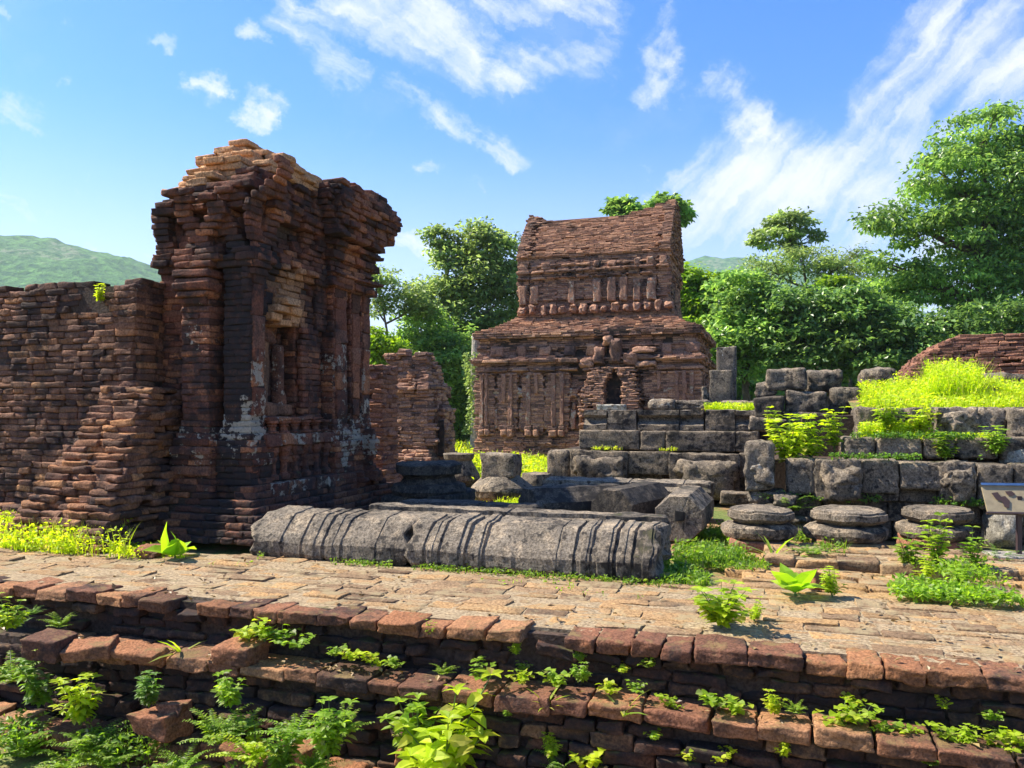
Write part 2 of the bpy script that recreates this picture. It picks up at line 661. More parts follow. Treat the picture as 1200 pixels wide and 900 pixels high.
def stone_mat(name, a, b, dark=0.4, lich=0.3, moss=0.3, fs=1.0, bump=0.012, streak=0.0):
    m, t = new_mat(name)
    geo = t.node('ShaderNodeNewGeometry')
    co = t.node('ShaderNodeTexCoord').outputs['Object']
    rnd = t.node('ShaderNodeObjectInfo').outputs['Random']
    tone = t.node('ShaderNodeAttribute', attribute_name='tone').outputs['Fac']
    la = t.node('ShaderNodeAttribute', attribute_name='lich').outputs['Fac']
    n1 = t.noise(co, 1.6 * fs, 5, 0.6)
    n2 = t.noise(co, 11 * fs, 6, 0.68)
    n3 = t.noise(co, 48 * fs, 6, 0.8)
    n4 = t.noise(t.vmath('ADD', co, (4.3, 8.1, 2.5)), 5 * fs, 6, 0.68)
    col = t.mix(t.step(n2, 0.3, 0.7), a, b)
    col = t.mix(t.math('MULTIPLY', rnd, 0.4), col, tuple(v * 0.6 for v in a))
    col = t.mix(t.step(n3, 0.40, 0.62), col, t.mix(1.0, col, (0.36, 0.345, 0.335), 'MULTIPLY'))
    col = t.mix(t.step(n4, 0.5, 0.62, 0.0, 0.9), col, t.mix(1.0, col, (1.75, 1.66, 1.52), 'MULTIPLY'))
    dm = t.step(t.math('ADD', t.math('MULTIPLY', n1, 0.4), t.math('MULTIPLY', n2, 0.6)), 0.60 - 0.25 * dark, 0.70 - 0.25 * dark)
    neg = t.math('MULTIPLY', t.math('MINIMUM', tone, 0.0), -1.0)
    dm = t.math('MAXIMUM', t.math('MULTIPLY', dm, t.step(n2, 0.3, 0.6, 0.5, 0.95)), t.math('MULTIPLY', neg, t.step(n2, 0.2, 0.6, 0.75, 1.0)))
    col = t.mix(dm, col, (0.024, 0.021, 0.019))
    lm = t.step(t.math('ADD', t.noise(t.vmath('ADD', co, (3.3, 9.1, 1.5)), 9 * fs, 5, 0.72), t.math('MULTIPLY', la, 0.26)), 0.72 - 0.12 * lich, 0.79 - 0.12 * lich)
    col = t.mix(t.math('MULTIPLY', lm, t.step(n3, 0.2, 0.6, 0.4, 0.85)), col, (0.42, 0.41, 0.36))
    nz = t.node('ShaderNodeSeparateXYZ')
    t.put(nz.inputs[0], geo.outputs['Normal'])
    mm = t.math('MULTIPLY', t.step(nz.outputs[2], 0.4, 0.95), t.step(t.math('ADD', n1, t.math('MULTIPLY', n2, 0.3)), 0.85 - 0.3 * moss, 0.98 - 0.3 * moss))
    col = t.mix(t.math('MULTIPLY', mm, 0.7), col, (0.10, 0.10, 0.03))
    hgt = t.math('ADD', t.math('MULTIPLY', n2, 0.6), t.math('MULTIPLY', n3, 0.45))
    finish(t, col, 0.93, hgt, 1.0, bump * 1.4)
    return m


def leaf_mat(name, c1, c2, c3, trans=0.45, trmul=1.6, dry=None, blue=0.4, rough=0.5):
    m, t = new_mat(name)
    geo = t.node('ShaderNodeNewGeometry')
    col = t.ramp(geo.outputs['Random Per Island'], [(0.0, c1), (0.5, c2), (0.86, c3), (1.0, dry)] if dry else [(0.0, c1), (0.55, c2), (1.0, c3)])
    sprig = t.node('ShaderNodeAttribute', attribute_name='tone').outputs['Fac']
    hv = t.node('ShaderNodeHueSaturation')
    t.put(hv.inputs['Color'], col)
    t.put(hv.inputs['Value'], t.math('ADD', 1.0, t.math('MULTIPLY', sprig, 0.45)))
    col = hv.outputs[0]
    if dry and 'weed' in name:
        orn = t.node('ShaderNodeObjectInfo').outputs['Random']
        col = t.mix(t.step(orn, 0.1, 0.95, 0.0, 0.9), col, t.mix(1.0, col, (0.50, 0.68, 1.4), 'MULTIPLY'))
    d = t.node('ShaderNodeBsdfPrincipled')
    t.put(d.inputs['Base Color'], col)
    d.inputs['Roughness'].default_value = rough
    d.inputs['Specular IOR Level'].default_value = 0.5
    tr = t.node('ShaderNodeBsdfTranslucent')
    t.put(tr.inputs[0], t.mix(1.0, col, (trmul * 1.1, trmul * 1.05, trmul * blue), 'MULTIPLY'))
    mx = t.node('ShaderNodeMixShader')
    mx.inputs[0].default_value = trans
    t.put(mx.inputs[1], d.outputs[0])
    t.put(mx.inputs[2], tr.outputs[0])
    o = t.node('ShaderNodeOutputMaterial')
    t.put(o.inputs[0], mx.outputs[0])
    return m


M = {}
PAL_T = [(0.0, (0.045, 0.028, 0.024)), (0.25, (0.12, 0.055, 0.040)), (0.5, (0.19, 0.088, 0.058)), (0.75, (0.15, 0.085, 0.065)), (0.92, (0.26, 0.13, 0.072)), (1.0, (0.33, 0.17, 0.09))]
PAL_L = [(0.0, (0.045, 0.030, 0.026)), (0.25, (0.12, 0.070, 0.055)), (0.5, (0.17, 0.10, 0.075)), (0.75, (0.20, 0.125, 0.09)), (0.93, (0.28, 0.15, 0.08)), (1.0, (0.36, 0.22, 0.12))]
PAL_M = [(0.0, (0.085, 0.052, 0.046)), (0.3, (0.17, 0.095, 0.078)), (0.6, (0.235, 0.13, 0.10)), (0.85, (0.27, 0.155, 0.115)), (1.0, (0.34, 0.19, 0.13))]
PAL_F = [(0.0, (0.065, 0.038, 0.028)), (0.3, (0.16, 0.070, 0.042)), (0.55, (0.25, 0.105, 0.058)), (0.8, (0.32, 0.15, 0.075)), (1.0, (0.40, 0.22, 0.11))]
PAL_P = [(0.0, (0.22, 0.15, 0.11)), (0.3, (0.33, 0.235, 0.17)), (0.55, (0.40, 0.285, 0.20)), (0.8, (0.45, 0.30, 0.185)), (1.0, (0.55, 0.36, 0.20))]
M['tower'] = brick_mat('tower brick', [(p, (c[0] * 1.65, c[1] * 1.36, c[2] * 1.15)) for p, c in PAL_T], dark=0.70, lich=0.35, moss=0.3, fresh=(0.80, 0.45, 0.22))
M['wall'] = brick_mat('weathered wall brick', [(p, (c[0] * 1.5, c[1] * 1.28, c[2] * 1.08)) for p, c in PAL_L], dark=0.66, lich=0.3, moss=0.3)
M['temple'] = brick_mat('temple brick', [(p, (c[0] * 1.75, c[1] * 1.76, c[2] * 1.5)) for p, c in PAL_M], dark=0.40, lich=0.55, moss=0.1, fs=0.8)
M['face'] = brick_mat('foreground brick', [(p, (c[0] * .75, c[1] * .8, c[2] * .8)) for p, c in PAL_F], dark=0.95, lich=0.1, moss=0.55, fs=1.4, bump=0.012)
M['coping'] = brick_mat('coping brick', [(p, (c[0] * 1.1, c[1] * 1.15, c[2] * 1.15)) for p, c in PAL_F], dark=0.56, lich=0.2, moss=0.5, fs=1.4, bump=0.014, mosscol=(0.20, 0.135, 0.055))
M['paving'] = brick_mat('paving brick', [(p, (c[0] * .86, c[1] * .81, c[2] * .64)) for p, c in PAL_P], dark=0.42, lich=0.25, moss=0.62, fs=1.2, bump=0.014, mosscol=(0.30, 0.235, 0.13), fresh=(.58, .36, .15))
M['mound'] = brick_mat('red brick', [(p, (c[0] * 1.25, c[1] * 1.1, c[2])) for p, c in PAL_M], dark=0.1, lich=0.05, moss=0.1)
M['core'] = brick_mat('mortar and soil', [(0.0, (0.06, 0.042, 0.03)), (1.0, (0.09, 0.06, 0.045))], dark=0.4, lich=0.0, moss=0.5)
M['soilfill'] = brick_mat('sandy joint filling', [(0.0, (0.33, 0.255, 0.155)), (1.0, (0.37, 0.285, 0.175))], dark=0.0, lich=0.1, moss=0.3)
M['stone'] = stone_mat('grey sandstone', (0.15, 0.125, 0.096), (0.40, 0.335, 0.25), dark=0.5, lich=0.3, moss=0.2, bump=0.02)
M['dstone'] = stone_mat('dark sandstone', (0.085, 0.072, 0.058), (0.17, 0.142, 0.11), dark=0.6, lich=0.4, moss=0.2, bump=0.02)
M['tstone'] = stone_mat('terrace sandstone', (0.18, 0.146, 0.108), (0.44, 0.365, 0.275), dark=0.50, lich=0.38, moss=0.3, bump=0.028)
M['pale'] = stone_mat('pale stone', (0.28, 0.26, 0.21), (0.38, 0.355, 0.30), dark=0.1, lich=0.5, moss=0.1)
M['conc'] = stone_mat('concrete', (0.30, 0.28, 0.25), (0.38, 0.36, 0.32), dark=0.05, lich=0.2, moss=0.1)
M['bark'] = stone_mat('bark', (0.12, 0.095, 0.07), (0.20, 0.165, 0.125), dark=0.2, lich=0.3, moss=0.0, fs=0.7, bump=0.03)
M['palebark'] = stone_mat('pale bark', (0.34, 0.31, 0.26), (0.44, 0.41, 0.35), dark=0.0, lich=0.2, moss=0.0, fs=0.7, bump=0.02)
M['stem'] = leaf_mat('green stem', (0.08, 0.13, 0.03), (0.10, 0.17, 0.035), (0.13, 0.2, 0.04), 0.2)
M['leaf_dark'] = leaf_mat('dark leaves', (0.07, 0.145, 0.045), (0.13, 0.24, 0.06), (0.22, 0.35, 0.07), 0.44, 1.7, None, .8, .36)
M['leaf_mid'] = leaf_mat('mid green leaves', (0.10, 0.20, 0.05), (0.18, 0.31, 0.065), (0.29, 0.44, 0.08), 0.46, 1.7, None, .8, .36)
M['leaf_olive'] = leaf_mat('grey green leaves', (0.13, 0.20, 0.06), (0.205, 0.29, 0.085), (0.29, 0.38, 0.11), 0.5, 1.7, None, .8, .38)
M['leaf_light'] = leaf_mat('yellow green leaves', (0.11, 0.21, 0.018), (0.17, 0.29, 0.022), (0.25, 0.38, 0.03), 0.52, 1.7)
M['litter'] = leaf_mat('dry fallen leaves', (0.10, 0.055, 0.025), (0.20, 0.12, 0.05), (0.30, 0.21, 0.09), 0.15, 1.0)
M['weed'] = leaf_mat('fresh weed leaves', (0.26, 0.37, 0.014), (0.38, 0.49, 0.018), (0.50, 0.60, 0.035), 0.55, 1.75, (0.36, 0.30, 0.09))
M['weed_dark'] = leaf_mat('weed leaves', (0.11, 0.20, 0.016), (0.19, 0.31, 0.022), (0.29, 0.43, 0.03), 0.52, 1.75, (0.30, 0.26, 0.09))
M['grass'] = leaf_mat('sunlit grass', (0.29, 0.42, 0.012), (0.42, 0.54, 0.014), (0.50, 0.60, 0.035), 0.55, 1.7, (0.52, 0.42, 0.15))
M['broad'] = leaf_mat('broad leaf', (0.20, 0.38, 0.018), (0.29, 0.48, 0.024), (0.38, 0.56, 0.035), 0.52, 1.6)


def plain_mat(name, col, rough=0.6, metal=0.0):
    m, t = new_mat(name)
    co = t.node('ShaderNodeTexCoord').outputs['Object']
    n = t.noise(co, 14, 4, 0.6)
    b = t.node('ShaderNodeBsdfPrincipled')
    t.put(b.inputs['Base Color'], t.mix(t.step(n, 0.3, 0.75), col, tuple(v * 0.72 for v in col)))
    b.inputs['Roughness'].default_value = rough
    b.inputs['Metallic'].default_value = metal
    o = t.node('ShaderNodeOutputMaterial')
    t.put(o.inputs[0], b.outputs[0])
    return m


M['hole_shade'] = plain_mat('dark hollow', (0.012, 0.011, 0.010), 1.0)  # near-black colour painting the shade inside the socket
M['post'] = plain_mat('dark brown steel', (0.05, 0.03, 0.03), 0.5)
M['rim'] = plain_mat('brushed steel', (0.55, 0.57, 0.60), 0.3, 1.0)
M['board'] = plain_mat('tan board', (0.30, 0.24, 0.14), 0.5)
M['boardmark'] = plain_mat('dark map shape', (0.055, 0.03, 0.022), 0.5)


def ground_mat():
    m, t = new_mat('earth and short grass')
    co = t.node('ShaderNodeTexCoord').outputs['Object']
    n1 = t.noise(co, 0.7, 5, 0.6)
    n2 = t.noise(co, 6, 5, 0.65)
    n3 = t.noise(co, 45, 4, 0.7)
    dirt = t.mix(t.step(n2, 0.3, 0.7), (0.36, 0.21, 0.10), (0.25, 0.15, 0.08))
    grs = t.mix(t.step(n3, 0.4, 0.6), (0.05, 0.085, 0.018), (0.19, 0.22, 0.06))
    dirt = t.mix(t.step(n3, 0.45, 0.65), dirt, (0.16, 0.10, 0.055))
    col = t.mix(t.step(t.math('ADD', n1, t.math('MULTIPLY', n2, 0.25)), 0.56, 0.70), dirt, grs)
    # beyond the ruins it is all green
    ln = t.vmath('LENGTH', co)
    col = t.mix(t.step(ln, 26, 34), col, (0.05, 0.10, 0.02))
    finish(t, col, 0.95, t.math('ADD', n2, n3), 0.8, 0.02)
    return m


M['ground'] = ground_mat()


def hill_mat():
    m, t = new_mat('wooded hillside')
    co = t.node('ShaderNodeTexCoord').outputs['Object']
    n1 = t.noise(co, 0.012, 5, 0.6)
    n2 = t.noise(co, 0.11, 5, 0.7)
    col = t.mix(t.step(n2, 0.35, 0.65), (0.02, 0.085, 0.025), (0.10, 0.235, 0.05))
    rock = t.math('MULTIPLY', t.step(n1, 0.53, 0.62), t.step(n2, 0.45, 0.6))
    col = t.mix(t.math('MULTIPLY', rock, 0.6), col, (0.22, 0.19, 0.16))
    finish(t, col, 1.0, n2, 1.0, 6.0)
    return m


M['hill'] = hill_mat()

# ------------------------------------------------------------------ ground, hills, path
FG_B = 5.05          # front edge of the foreground wall, along b


def ground():
    # one sheet: fine near the ruins, coarse to the horizon; lower in front of the foreground wall
    xs = np.concatenate([-np.geomspace(2300, 26, 18), np.linspace(-22, 22, 89), np.geomspace(26, 2300, 18)])
    ys = np.concatenate([-np.geomspace(400, 7, 8), np.linspace(-5, 34, 105), np.geomspace(36, 2600, 20)])
    X, Y = np.meshgrid(xs, ys)
    b = X * sn + Y * cs
    a = X * cs - Y * sn
    P = np.stack([X, Y, np.zeros_like(X)], 2)
    lo = np.clip((b - 5.3) / 0.5, 0, 1)
    z = -1.05 + 0.98 * lo + fbm(P, 0.8, 3) * 0.035
    far = np.clip((np.hypot(X, Y) - 30) / 40, 0, 1)
    z = z * (1 - far) + (-0.4) * far
    P[:, :, 2] = z
    ny, nx = X.shape
    q = [[j * nx + i, j * nx + i + 1, (j + 1) * nx + i + 1, (j + 1) * nx + i] for j in range(ny - 1) for i in range(nx - 1)]
    mb = MB()
    mb.add(P.reshape(-1, 3), q)
    o = mb.build('ground', M['ground'], smooth=True)
    tag(o, 'orange earth and short grass around the brick ruins', 'ground', kind='structure')


ground()


def hill(name, label, pk, Y0, width, seed):
    """pk: list of (px, py) skyline points, at distance Y0"""
    xs = [(p[0] - 600) / F * Y0 for p in pk]
    zs = [EYE + (YH - p[1]) / F * Y0 for p in pk]
    X = np.linspace(xs[0], xs[-1], 150)
    T = np.linspace(-1, 1, 60)
    H = np.interp(X, xs, zs)
    P = np.zeros((len(T), len(X), 3))
    P[:, :, 0] = X[None]
    P[:, :, 1] = Y0 + T[:, None] * width
    prof = np.cos(T * math.pi / 2) ** 1.1
    P[:, :, 2] = prof[:, None] * H[None] - 3
    P[:, :, 2] += (fbm(P * np.array([1, 1, 0]), 0.02, seed, 4) * 3.0 + fbm(P * np.array([1, 1, 0]), 0.10, seed + 5, 2) * 3.2) * prof[:, None]
    ny, nx = P.shape[:2]
    mb = MB()
    mb.add(P.reshape(-1, 3), [[j * nx + i, j * nx + i + 1, (j + 1) * nx + i + 1, (j + 1) * nx + i] for j in range(ny - 1) for i in range(nx - 1)])
    tag(mb.build(name, M['hill'], smooth=True), label, 'hill', kind='structure')


hill('hill', 'wooded green hill with bare rock patches beyond the left brick wall', [(-700, 430), (-400, 330), (-150, 285), (0, 282), (60, 284), (110, 292), (170, 306), (260, 340), (420, 400), (560, 470)], 900, 420, 3)
hill('hill', 'pale blue wooded hill far behind the temple and trees', [(600, 470), (700, 380), (780, 312), (820, 303), (870, 306), (930, 320), (1080, 380), (1300, 440), (1500, 470)], 1500, 500, 9)

# the air: one even box of thin haze round the camera and everything built
def haze():
    m, t = new_mat('thin air')
    v = t.node('ShaderNodeVolumePrincipled')
    v.inputs['Color'].default_value = (0.72, 0.88, 1.0, 1)
    v.inputs['Density'].default_value = 0.00021
    v.inputs['Anisotropy'].default_value = 0.2
    o = t.node('ShaderNodeOutputMaterial')
    t.put(o.inputs['Volume'], v.outputs[0])
    mb = MB()
    x0, y0, z0, x1, y1, z1 = -2350, -450, -9, 2350, 2650, 360
    P = [(x, y, z) for z in (z0, z1) for x, y in ((x0, y0), (x1, y0), (x1, y1), (x0, y1))]
    mb.add(P, [[0, 3, 2, 1], [4, 5, 6, 7], [0, 1, 5, 4], [1, 2, 6, 5], [2, 3, 7, 6], [3, 0, 4, 7]])
    tag(mb.build('haze', m), 'thin bluish haze in the air over the whole site', 'haze', kind='stuff')


haze()
# ------------------------------------------------------------------ foreground brick wall
FA = -2.4
fw = empty('low_brick_wall', 'long low red brick wall with a paved top running across the whole foreground', 'brick wall', W(FA, FG_B), ROT)


def row(B, x0, x1, y0, y1, z1, h, L, gap=0.006, jx=0.35, jz=0.006, jy=0.02, miss=0.0, tone=None):
    x = x0
    while x < x1:
        l = L * random.uniform(1 - jx, 1 + jx)
        if random.random() >= miss:
            dy = random.gauss(0, jy)
            dz = random.gauss(0, jz)
            to = tone(x + l / 2) if tone else 0.0
            B.add((x + l / 2, (y0 + y1) / 2 + dy, z1 - h / 2 + dz), (l / 2 - gap, (y1 - y0) / 2 - gap, h / 2 - gap * 0.6), random.gauss(0, 0.02), to)
        x += l


def dipx(x):
    return 0.012 * math.sin(x * 1.3) + 0.01 * math.sin(x * 3.1 + 1)


mb = MB()
B = Bricks()
y = 0.30
while y < 1.78:
    wv = random.uniform(0.15, 0.2)
    row(B, -6.2, 6.2, y, y + wv, 0.0, 0.12, 0.36, gap=0.004, jx=0.45, jz=0.004, jy=0.012, tone=lambda x: random.choice((0, 0, 0, .15, .4)))
    y += wv
B.into(mb, hi=6, jit=0.009, ch=0.009, amp=0.007, tilt=0.008, fs=13)
mb.build('paving', M['paving'], fw, True)
mb = MB()
box(mb, -6.2, 0.2, -0.10, 6.2, 1.79, -0.006)
mb.build('joint_filling', M['soilfill'], fw)

mb = MB()
B = Bricks()
row(B, -6.2, 6.2, -0.02, 0.30, 0.004, 0.092, 0.26, gap=0.007, jx=0.3, jz=0.006, jy=0.018, miss=0.03, tone=lambda x: random.choice((0, 0, 0.0, .2, .5)))
B.into(mb, hi=12, jit=0.008, ch=0.010, amp=0.010, tilt=0.014, fs=12)
mb.build('coping', M['coping'], fw, True)

mb = MB()
B = Bricks()
for k, (z1, yo) in enumerate([(-0.09, 0.05), (-0.171, 0.09), (-0.252, 0.08)]):
    row(B, -6.2, 6.2, yo, yo + 0.3, z1, 0.081, 0.25, gap=0.01, jx=0.35, jz=0.004, jy=0.028, miss=0.05)
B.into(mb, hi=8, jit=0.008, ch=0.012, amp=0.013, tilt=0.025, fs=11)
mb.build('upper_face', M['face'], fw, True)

mb = MB()
B = Bricks()
row(B, -6.2, -2.6, -0.21, 0.12, -0.342, 0.092, 0.31, gap=0.008, jx=0.3, jz=0.012, jy=0.05, miss=0.1)
row(B, -2.6, 6.2, -0.26, 0.1, -0.335, 0.098, 0.32, gap=0.007, jx=0.3, jz=0.008, jy=0.016, miss=0.03, tone=lambda x: random.choice((0, 0, .1, .25)))
B.into(mb, hi=12, jit=0.007, ch=0.010, amp=0.009, tilt=0.02, fs=11)
mb.build('ledge', M['coping'], fw, True)

mb = MB()
B = Bricks()
for k in range(6):
    z1 = -0.434 - 0.092 * k
    row(B, -6.2, 6.2, -0.17 - 0.017 * k, 0.1, z1, 0.092, 0.26, gap=0.009, jx=0.35, jz=0.004, jy=0.028, miss=0.05)
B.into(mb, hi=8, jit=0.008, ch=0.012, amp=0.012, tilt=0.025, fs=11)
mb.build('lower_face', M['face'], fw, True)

mb = MB()
B = Bricks()
row(B, -6.2, 6.2, -0.52, -0.2, -0.89, 0.12, 0.3, gap=0.008, jx=0.35, jz=0.012, jy=0.05, miss=0.08, tone=lambda x: random.choice((0, 0, .2, .45)))
row(B, -6.2, 6.2, -0.50, -0.2, -1.01, 0.12, 0.3, gap=0.008, jx=0.35, jz=0.012, jy=0.05, miss=0.08)
B.into(mb, hi=8, jit=0.013, ch=0.013, amp=0.014, tilt=0.035, fs=11)
mb.build('foot_course', M['coping'], fw, True)

mb = MB()
box(mb, -6.2, 0.125, -1.1, 6.2, 0.5, -0.03)
box(mb, -6.2, -0.105, -1.1, 6.2, 0.12, -0.38)
box(mb, -6.2, -0.35, -1.1, 6.2, -0.065, -0.94)
mb.build('core', M['core'], fw)


mb = MB()
B = Bricks()
b_ = 6.92
while b_ < 12.8:
    wv = random.uniform(.16, .22)
    ac = np.interp(b_, [6.8, 8, 9.4, 11.6, 12.8], [1.15, .95, .1, -1.9, -3.9])
    hw = np.interp(b_, [6.8, 8, 9.4, 11.6, 12.8], [1.5, 1.15, .7, .55, .5])
    x = ac - hw + random.uniform(-.2, .2)
    while x < ac + hw + random.uniform(-.2, .2):
        l = random.uniform(.22, .42)
        if random.random() < .92:
            B.add((x + l / 2, b_ + wv / 2 + random.gauss(0, .012), -.075 + random.gauss(0, .008)), (l / 2 - .004, wv / 2 - .004, .05), random.gauss(0, .03), random.choice((.3, .5, .8, 1.0)))
        x += l
    b_ += wv
B.into(mb, hi=5, jit=.010, ch=.012, amp=.008, tilt=.02, fs=9)
o = mb.build('path', M['paving'], None, True)
o.rotation_euler = (0, 0, R(ROT))
tag(o, 'sunlit orange path of worn bricks between the fallen stones', 'path', kind='structure')


def loose(label, px, py, z, size, yaw, tone=0.2, mat='coping', tilt=0.05, dz=0.0):
    a, b = plane(px, py, z)
    w = W(a, b, z)
    mb = MB()
    B = Bricks()
    B.add((0, 0, size[2] / 2), (size[0] / 2, size[1] / 2, size[2] / 2), 0, tone)
    B.into(mb, hi=12, jit=0.014, ch=0.010, amp=0.010, tilt=tilt, fs=12, seed=random.randint(0, 999))
    o = mb.build('loose_brick', M[mat], None, True)
    o.location = (w.x, w.y, w.z + dz)
    o.rotation_euler = (random.uniform(-.06, .06), random.uniform(-.05, .05), R(ROT + yaw))
    return tag(o, label, 'brick', 'loose bricks on the foreground wall')


loose('dark grey brick jutting from the ledge at the far left of the foreground wall', 60, 766, -0.36, (0.26, 0.30, 0.13), 16, -0.6)
loose('tilted orange brick lying askew on the ledge beside the dark grey brick', 106, 768, -0.36, (0.34, 0.2, 0.09), 22, 0.35, tilt=0.12)
loose('flat mossy orange brick on the ledge, second right of the dark grey brick', 166, 770, -0.37, (0.38, 0.2, 0.09), 4, 0.5)
loose('thick red brick sitting proud of the ledge left of the yellow leafed creepers', 282, 776, -0.36, (0.32, 0.24, 0.13), -2, 0.15)
loose('broken brown brick among ferns below the left end of the ledge', 190, 858, -0.80, (0.36, 0.24, 0.14), -8, 0.1)
loose('small dark red brick stacked on the broken brick among ferns', 205, 838, -0.68, (0.18, 0.16, 0.10), 10, 0.0)
loose('orange brick end by the tall weed clump at the bottom of the photo', 484, 893, -0.88, (0.2, 0.24, 0.12), 12, 0.6)
loose('red brick lump half buried among the ferns near the bottom edge', 352, 888, -0.92, (0.3, 0.22, 0.12), -14, 0.4)
loose('loose red brick lying in the tall grass at the left end of the wall top', 178, 652, 0.0, (0.24, 0.2, 0.10), 12, 0.2)
loose('round edged red brick standing beside the big leaf plant on the paved top', 962, 690, 0.0, (0.14, 0.13, 0.12), 12, 0.3)

# ------------------------------------------------------------------ left tower
TA, TB = -5.84, 7.88
tw = empty('brick_tower', 'tall dark brick gate tower with heavy cornice and orange bricks bared at its crown', 'ruined tower', W(TA, TB), ROT)
BW, BD = 1.42, 2.86       # body width and depth


def g(x, c, w):
    return math.exp(-((x - c) / w) ** 2)


def tw_outline(z):
    e = 0.0
    front = [(-BW, .16), (-.86, .16), (-.86, -.10), (-.46, -.10), (-.46, .2), (-.34, .2), (-.34, 0), (.05, 0)]
    if z < 0.45:
        return [(-BW, -.1), (.08, -.1), (.08, BD), (-BW, BD)]
    if z > 3.25:
        return [(-BW, .1), (-.9, .1), (-.9, -.06), (-.4, -.06), (-.4, .02), (.05, .02), (.05, .3), (-.02, .3), (-.02, 1.74), (.06, 1.74), (.06, BD), (-BW, BD)]
    if 1.4 < z < 2.62:
        mid = [(.05, .24), (-.08, .24), (-.08, .36), (-.30, .36), (-.30, 1.12), (-.1, 1.12), (-.1, 1.3), (0.0, 1.3), (0.0, 1.4), (-.08, 1.4), (-.08, 1.76)]
    elif z >= 2.62:
        mid = [(.05, .24), (-.06, .24), (-.06, 1.5), (0.0, 1.5), (0.0, 1.76)]
    else:
        mid = [(.05, .24), (0.0, .24), (0.0, 1.76)]
    right = [(.10, 1.76), (.10, 2.14), (-.06, 2.14), (-.06, 2.30), (.07, 2.30), (.07, 2.54), (.0, 2.54), (.0, 2.60), (.07, 2.60), (.07, BD), (-BW, BD)]
    return front + mid + right


TW_PROF = [(0, .46), (.12, .42), (.2, .36), (.28, .30), (.36, .24), (.45, .16), (.55, .13), (.68, .05), (1.02, .10), (1.2, .04), (1.38, .0), (3.15, .0),
           (3.25, .07), (3.35, .11), (3.45, .04), (3.62, .06), (3.78, .09), (3.92, .12), (4.02, .20), (4.14, .28), (4.25, .35), (4.36, .38), (4.52, .33), (4.66, .24), (5.0, .05)]


def prof(P, z):
    for (z0, o0), (z1, o1) in zip(P, P[1:]):
        if z < z1:
            return o0 + (o1 - o0) * (z - z0) / (z1 - z0)
    return P[-1][1]


def tw_top(x, y):
    """height of the broken top"""
    h = 4.46 + 0.48 * g(y, 0.85, .65) * g(x, -0.62, .62) + 0.20 * min(1, max(0, y - 1.1)) - 0.62 * max(0, -x - 0.85) * (1 if y < 1.3 else .7) - .22 * g(y, 0.0, .35) - .30 * max(0, .35 - y)
    return h + 0.07 * float(vnoise(np.array([x * 3, y * 3, 0.0]), 1, 5))


def tw_fn(x, y, z):
    to = li = mv = 0.0
    # fresh orange bricks bared at the near upper corner and over the niche
    if z > 4.18 + 0.6 * max(0, x + .40) and y < 1.6 and x > -1.4:
        to = 1.0
    elif z > 3.9 and x < -.5 and y < .5 and random.random() < .25:
        to = .6
    if x > -0.4 and 0.55 < y < 1.35 and 2.62 < z < 3.35:
        to = 0.75 * g(y, .95, .4)
    if z < 0.6:
        to = min(to, -0.45)
    # black stain running down the front beside the near corner
    if y < 0.6 and x < 0.02:
        k = min(1, 1.4 * g(x, -0.18, .28)) * (1 if z < 3.5 else max(0, 1 - (z - 3.5) * 1.6))
        if to <= 0:
            to = min(to, -1.0 * k)
    # white lichen on the lower pilasters
    if x > -0.25 and z < 2.3:
        li = 1.1 * g(y, .12, .14) * (g(z, 1.35, .35)) + 1.2 * g(y, 1.95, .2) * (g(z, 1.9, .45) + g(z, .9, .3)) + 1.0 * g(y, 2.6, .3) * g(z, 1.15, .35) + .6 * g(z, 1.1, .25)
    if y < .1 and x < -.35 and z < 2.6:
        li = max(li, .8 * g(z, 1.0, .35) + .5 * g(z, 2.4, .2))
    li *= 1.25
    n = float(vnoise(np.array([x, y, z]), 2.1, 3))
    mv = max(0, n) * 0.10 * (1.0 if z > 2.9 or z < .5 else 0.15)
    if z > 3.3:                                # the cornice has fallen away except along the right bay
        k = min(1, (z - 3.3) / .6)
        if y < 1.6 and x > -1.0:
            mv += (0.40 + .12 * n) * k * (1 if y < .9 else max(0, (1.6 - y) / .7))
        elif x <= -1.0:
            mv += 0.10 * k
    return to, li, mv


mb, core = MB(), MB()
B = Bricks()
top = MB()
BT = Bricks()
z, h = 0.0, 0.076
while z < 5.05:
    zc = z + h / 2
    poly = offset(tw_outline(zc), prof(TW_PROF, zc))
    course(BT if zc > 3.3 else B, poly, z, h, L=0.23, dep=0.26, jit=(0.005 if zc > 1.2 else .014) if zc < 3.2 else 0.013, miss=0.012, fn=tw_fn, keep=lambda x, y, q: q < tw_top(x, y))
    if zc < 3.9:
        extrude(core, offset(tw_outline(zc) if zc < 3.25 else rect(-BW, .1, 0, BD), prof(TW_PROF, zc) - 0.05 - (0.2 if zc > 3.3 else 0)), z, z + h - 0.001)
    else:                                       # rubble filling of the broken crown
        xx = -1.7
        while xx < 0.4:
            yy = -0.2
            while yy < 3.1:
                if zc < tw_top(xx, yy) + 0.03 * math.sin(xx * 9) and xx < (.28 if yy > 1.5 else .02) and .02 < yy < 3.0 and xx > -1.5:
                    t_, l_, _ = tw_fn(xx, yy, zc)
                    BT.add((xx + random.gauss(0, .03), yy + random.gauss(0, .03), zc), (.145, .125, h / 2 - .001), random.gauss(0, .06), t_, 0)
                yy += 0.23
            xx += 0.27
    z += h
B.into(mb, hi=5, jit=0.004, ch=0.012, amp=.009, tilt=.004, fs=12)
mb.build('wall', M['tower'], tw, True)
BT.into(top, hi=5, jit=0.005, ch=0.014, amp=.012, tilt=0.006, fs=12)
top.build('cornice', M['tower'], tw, True)
core.build('core', M['core'], tw)

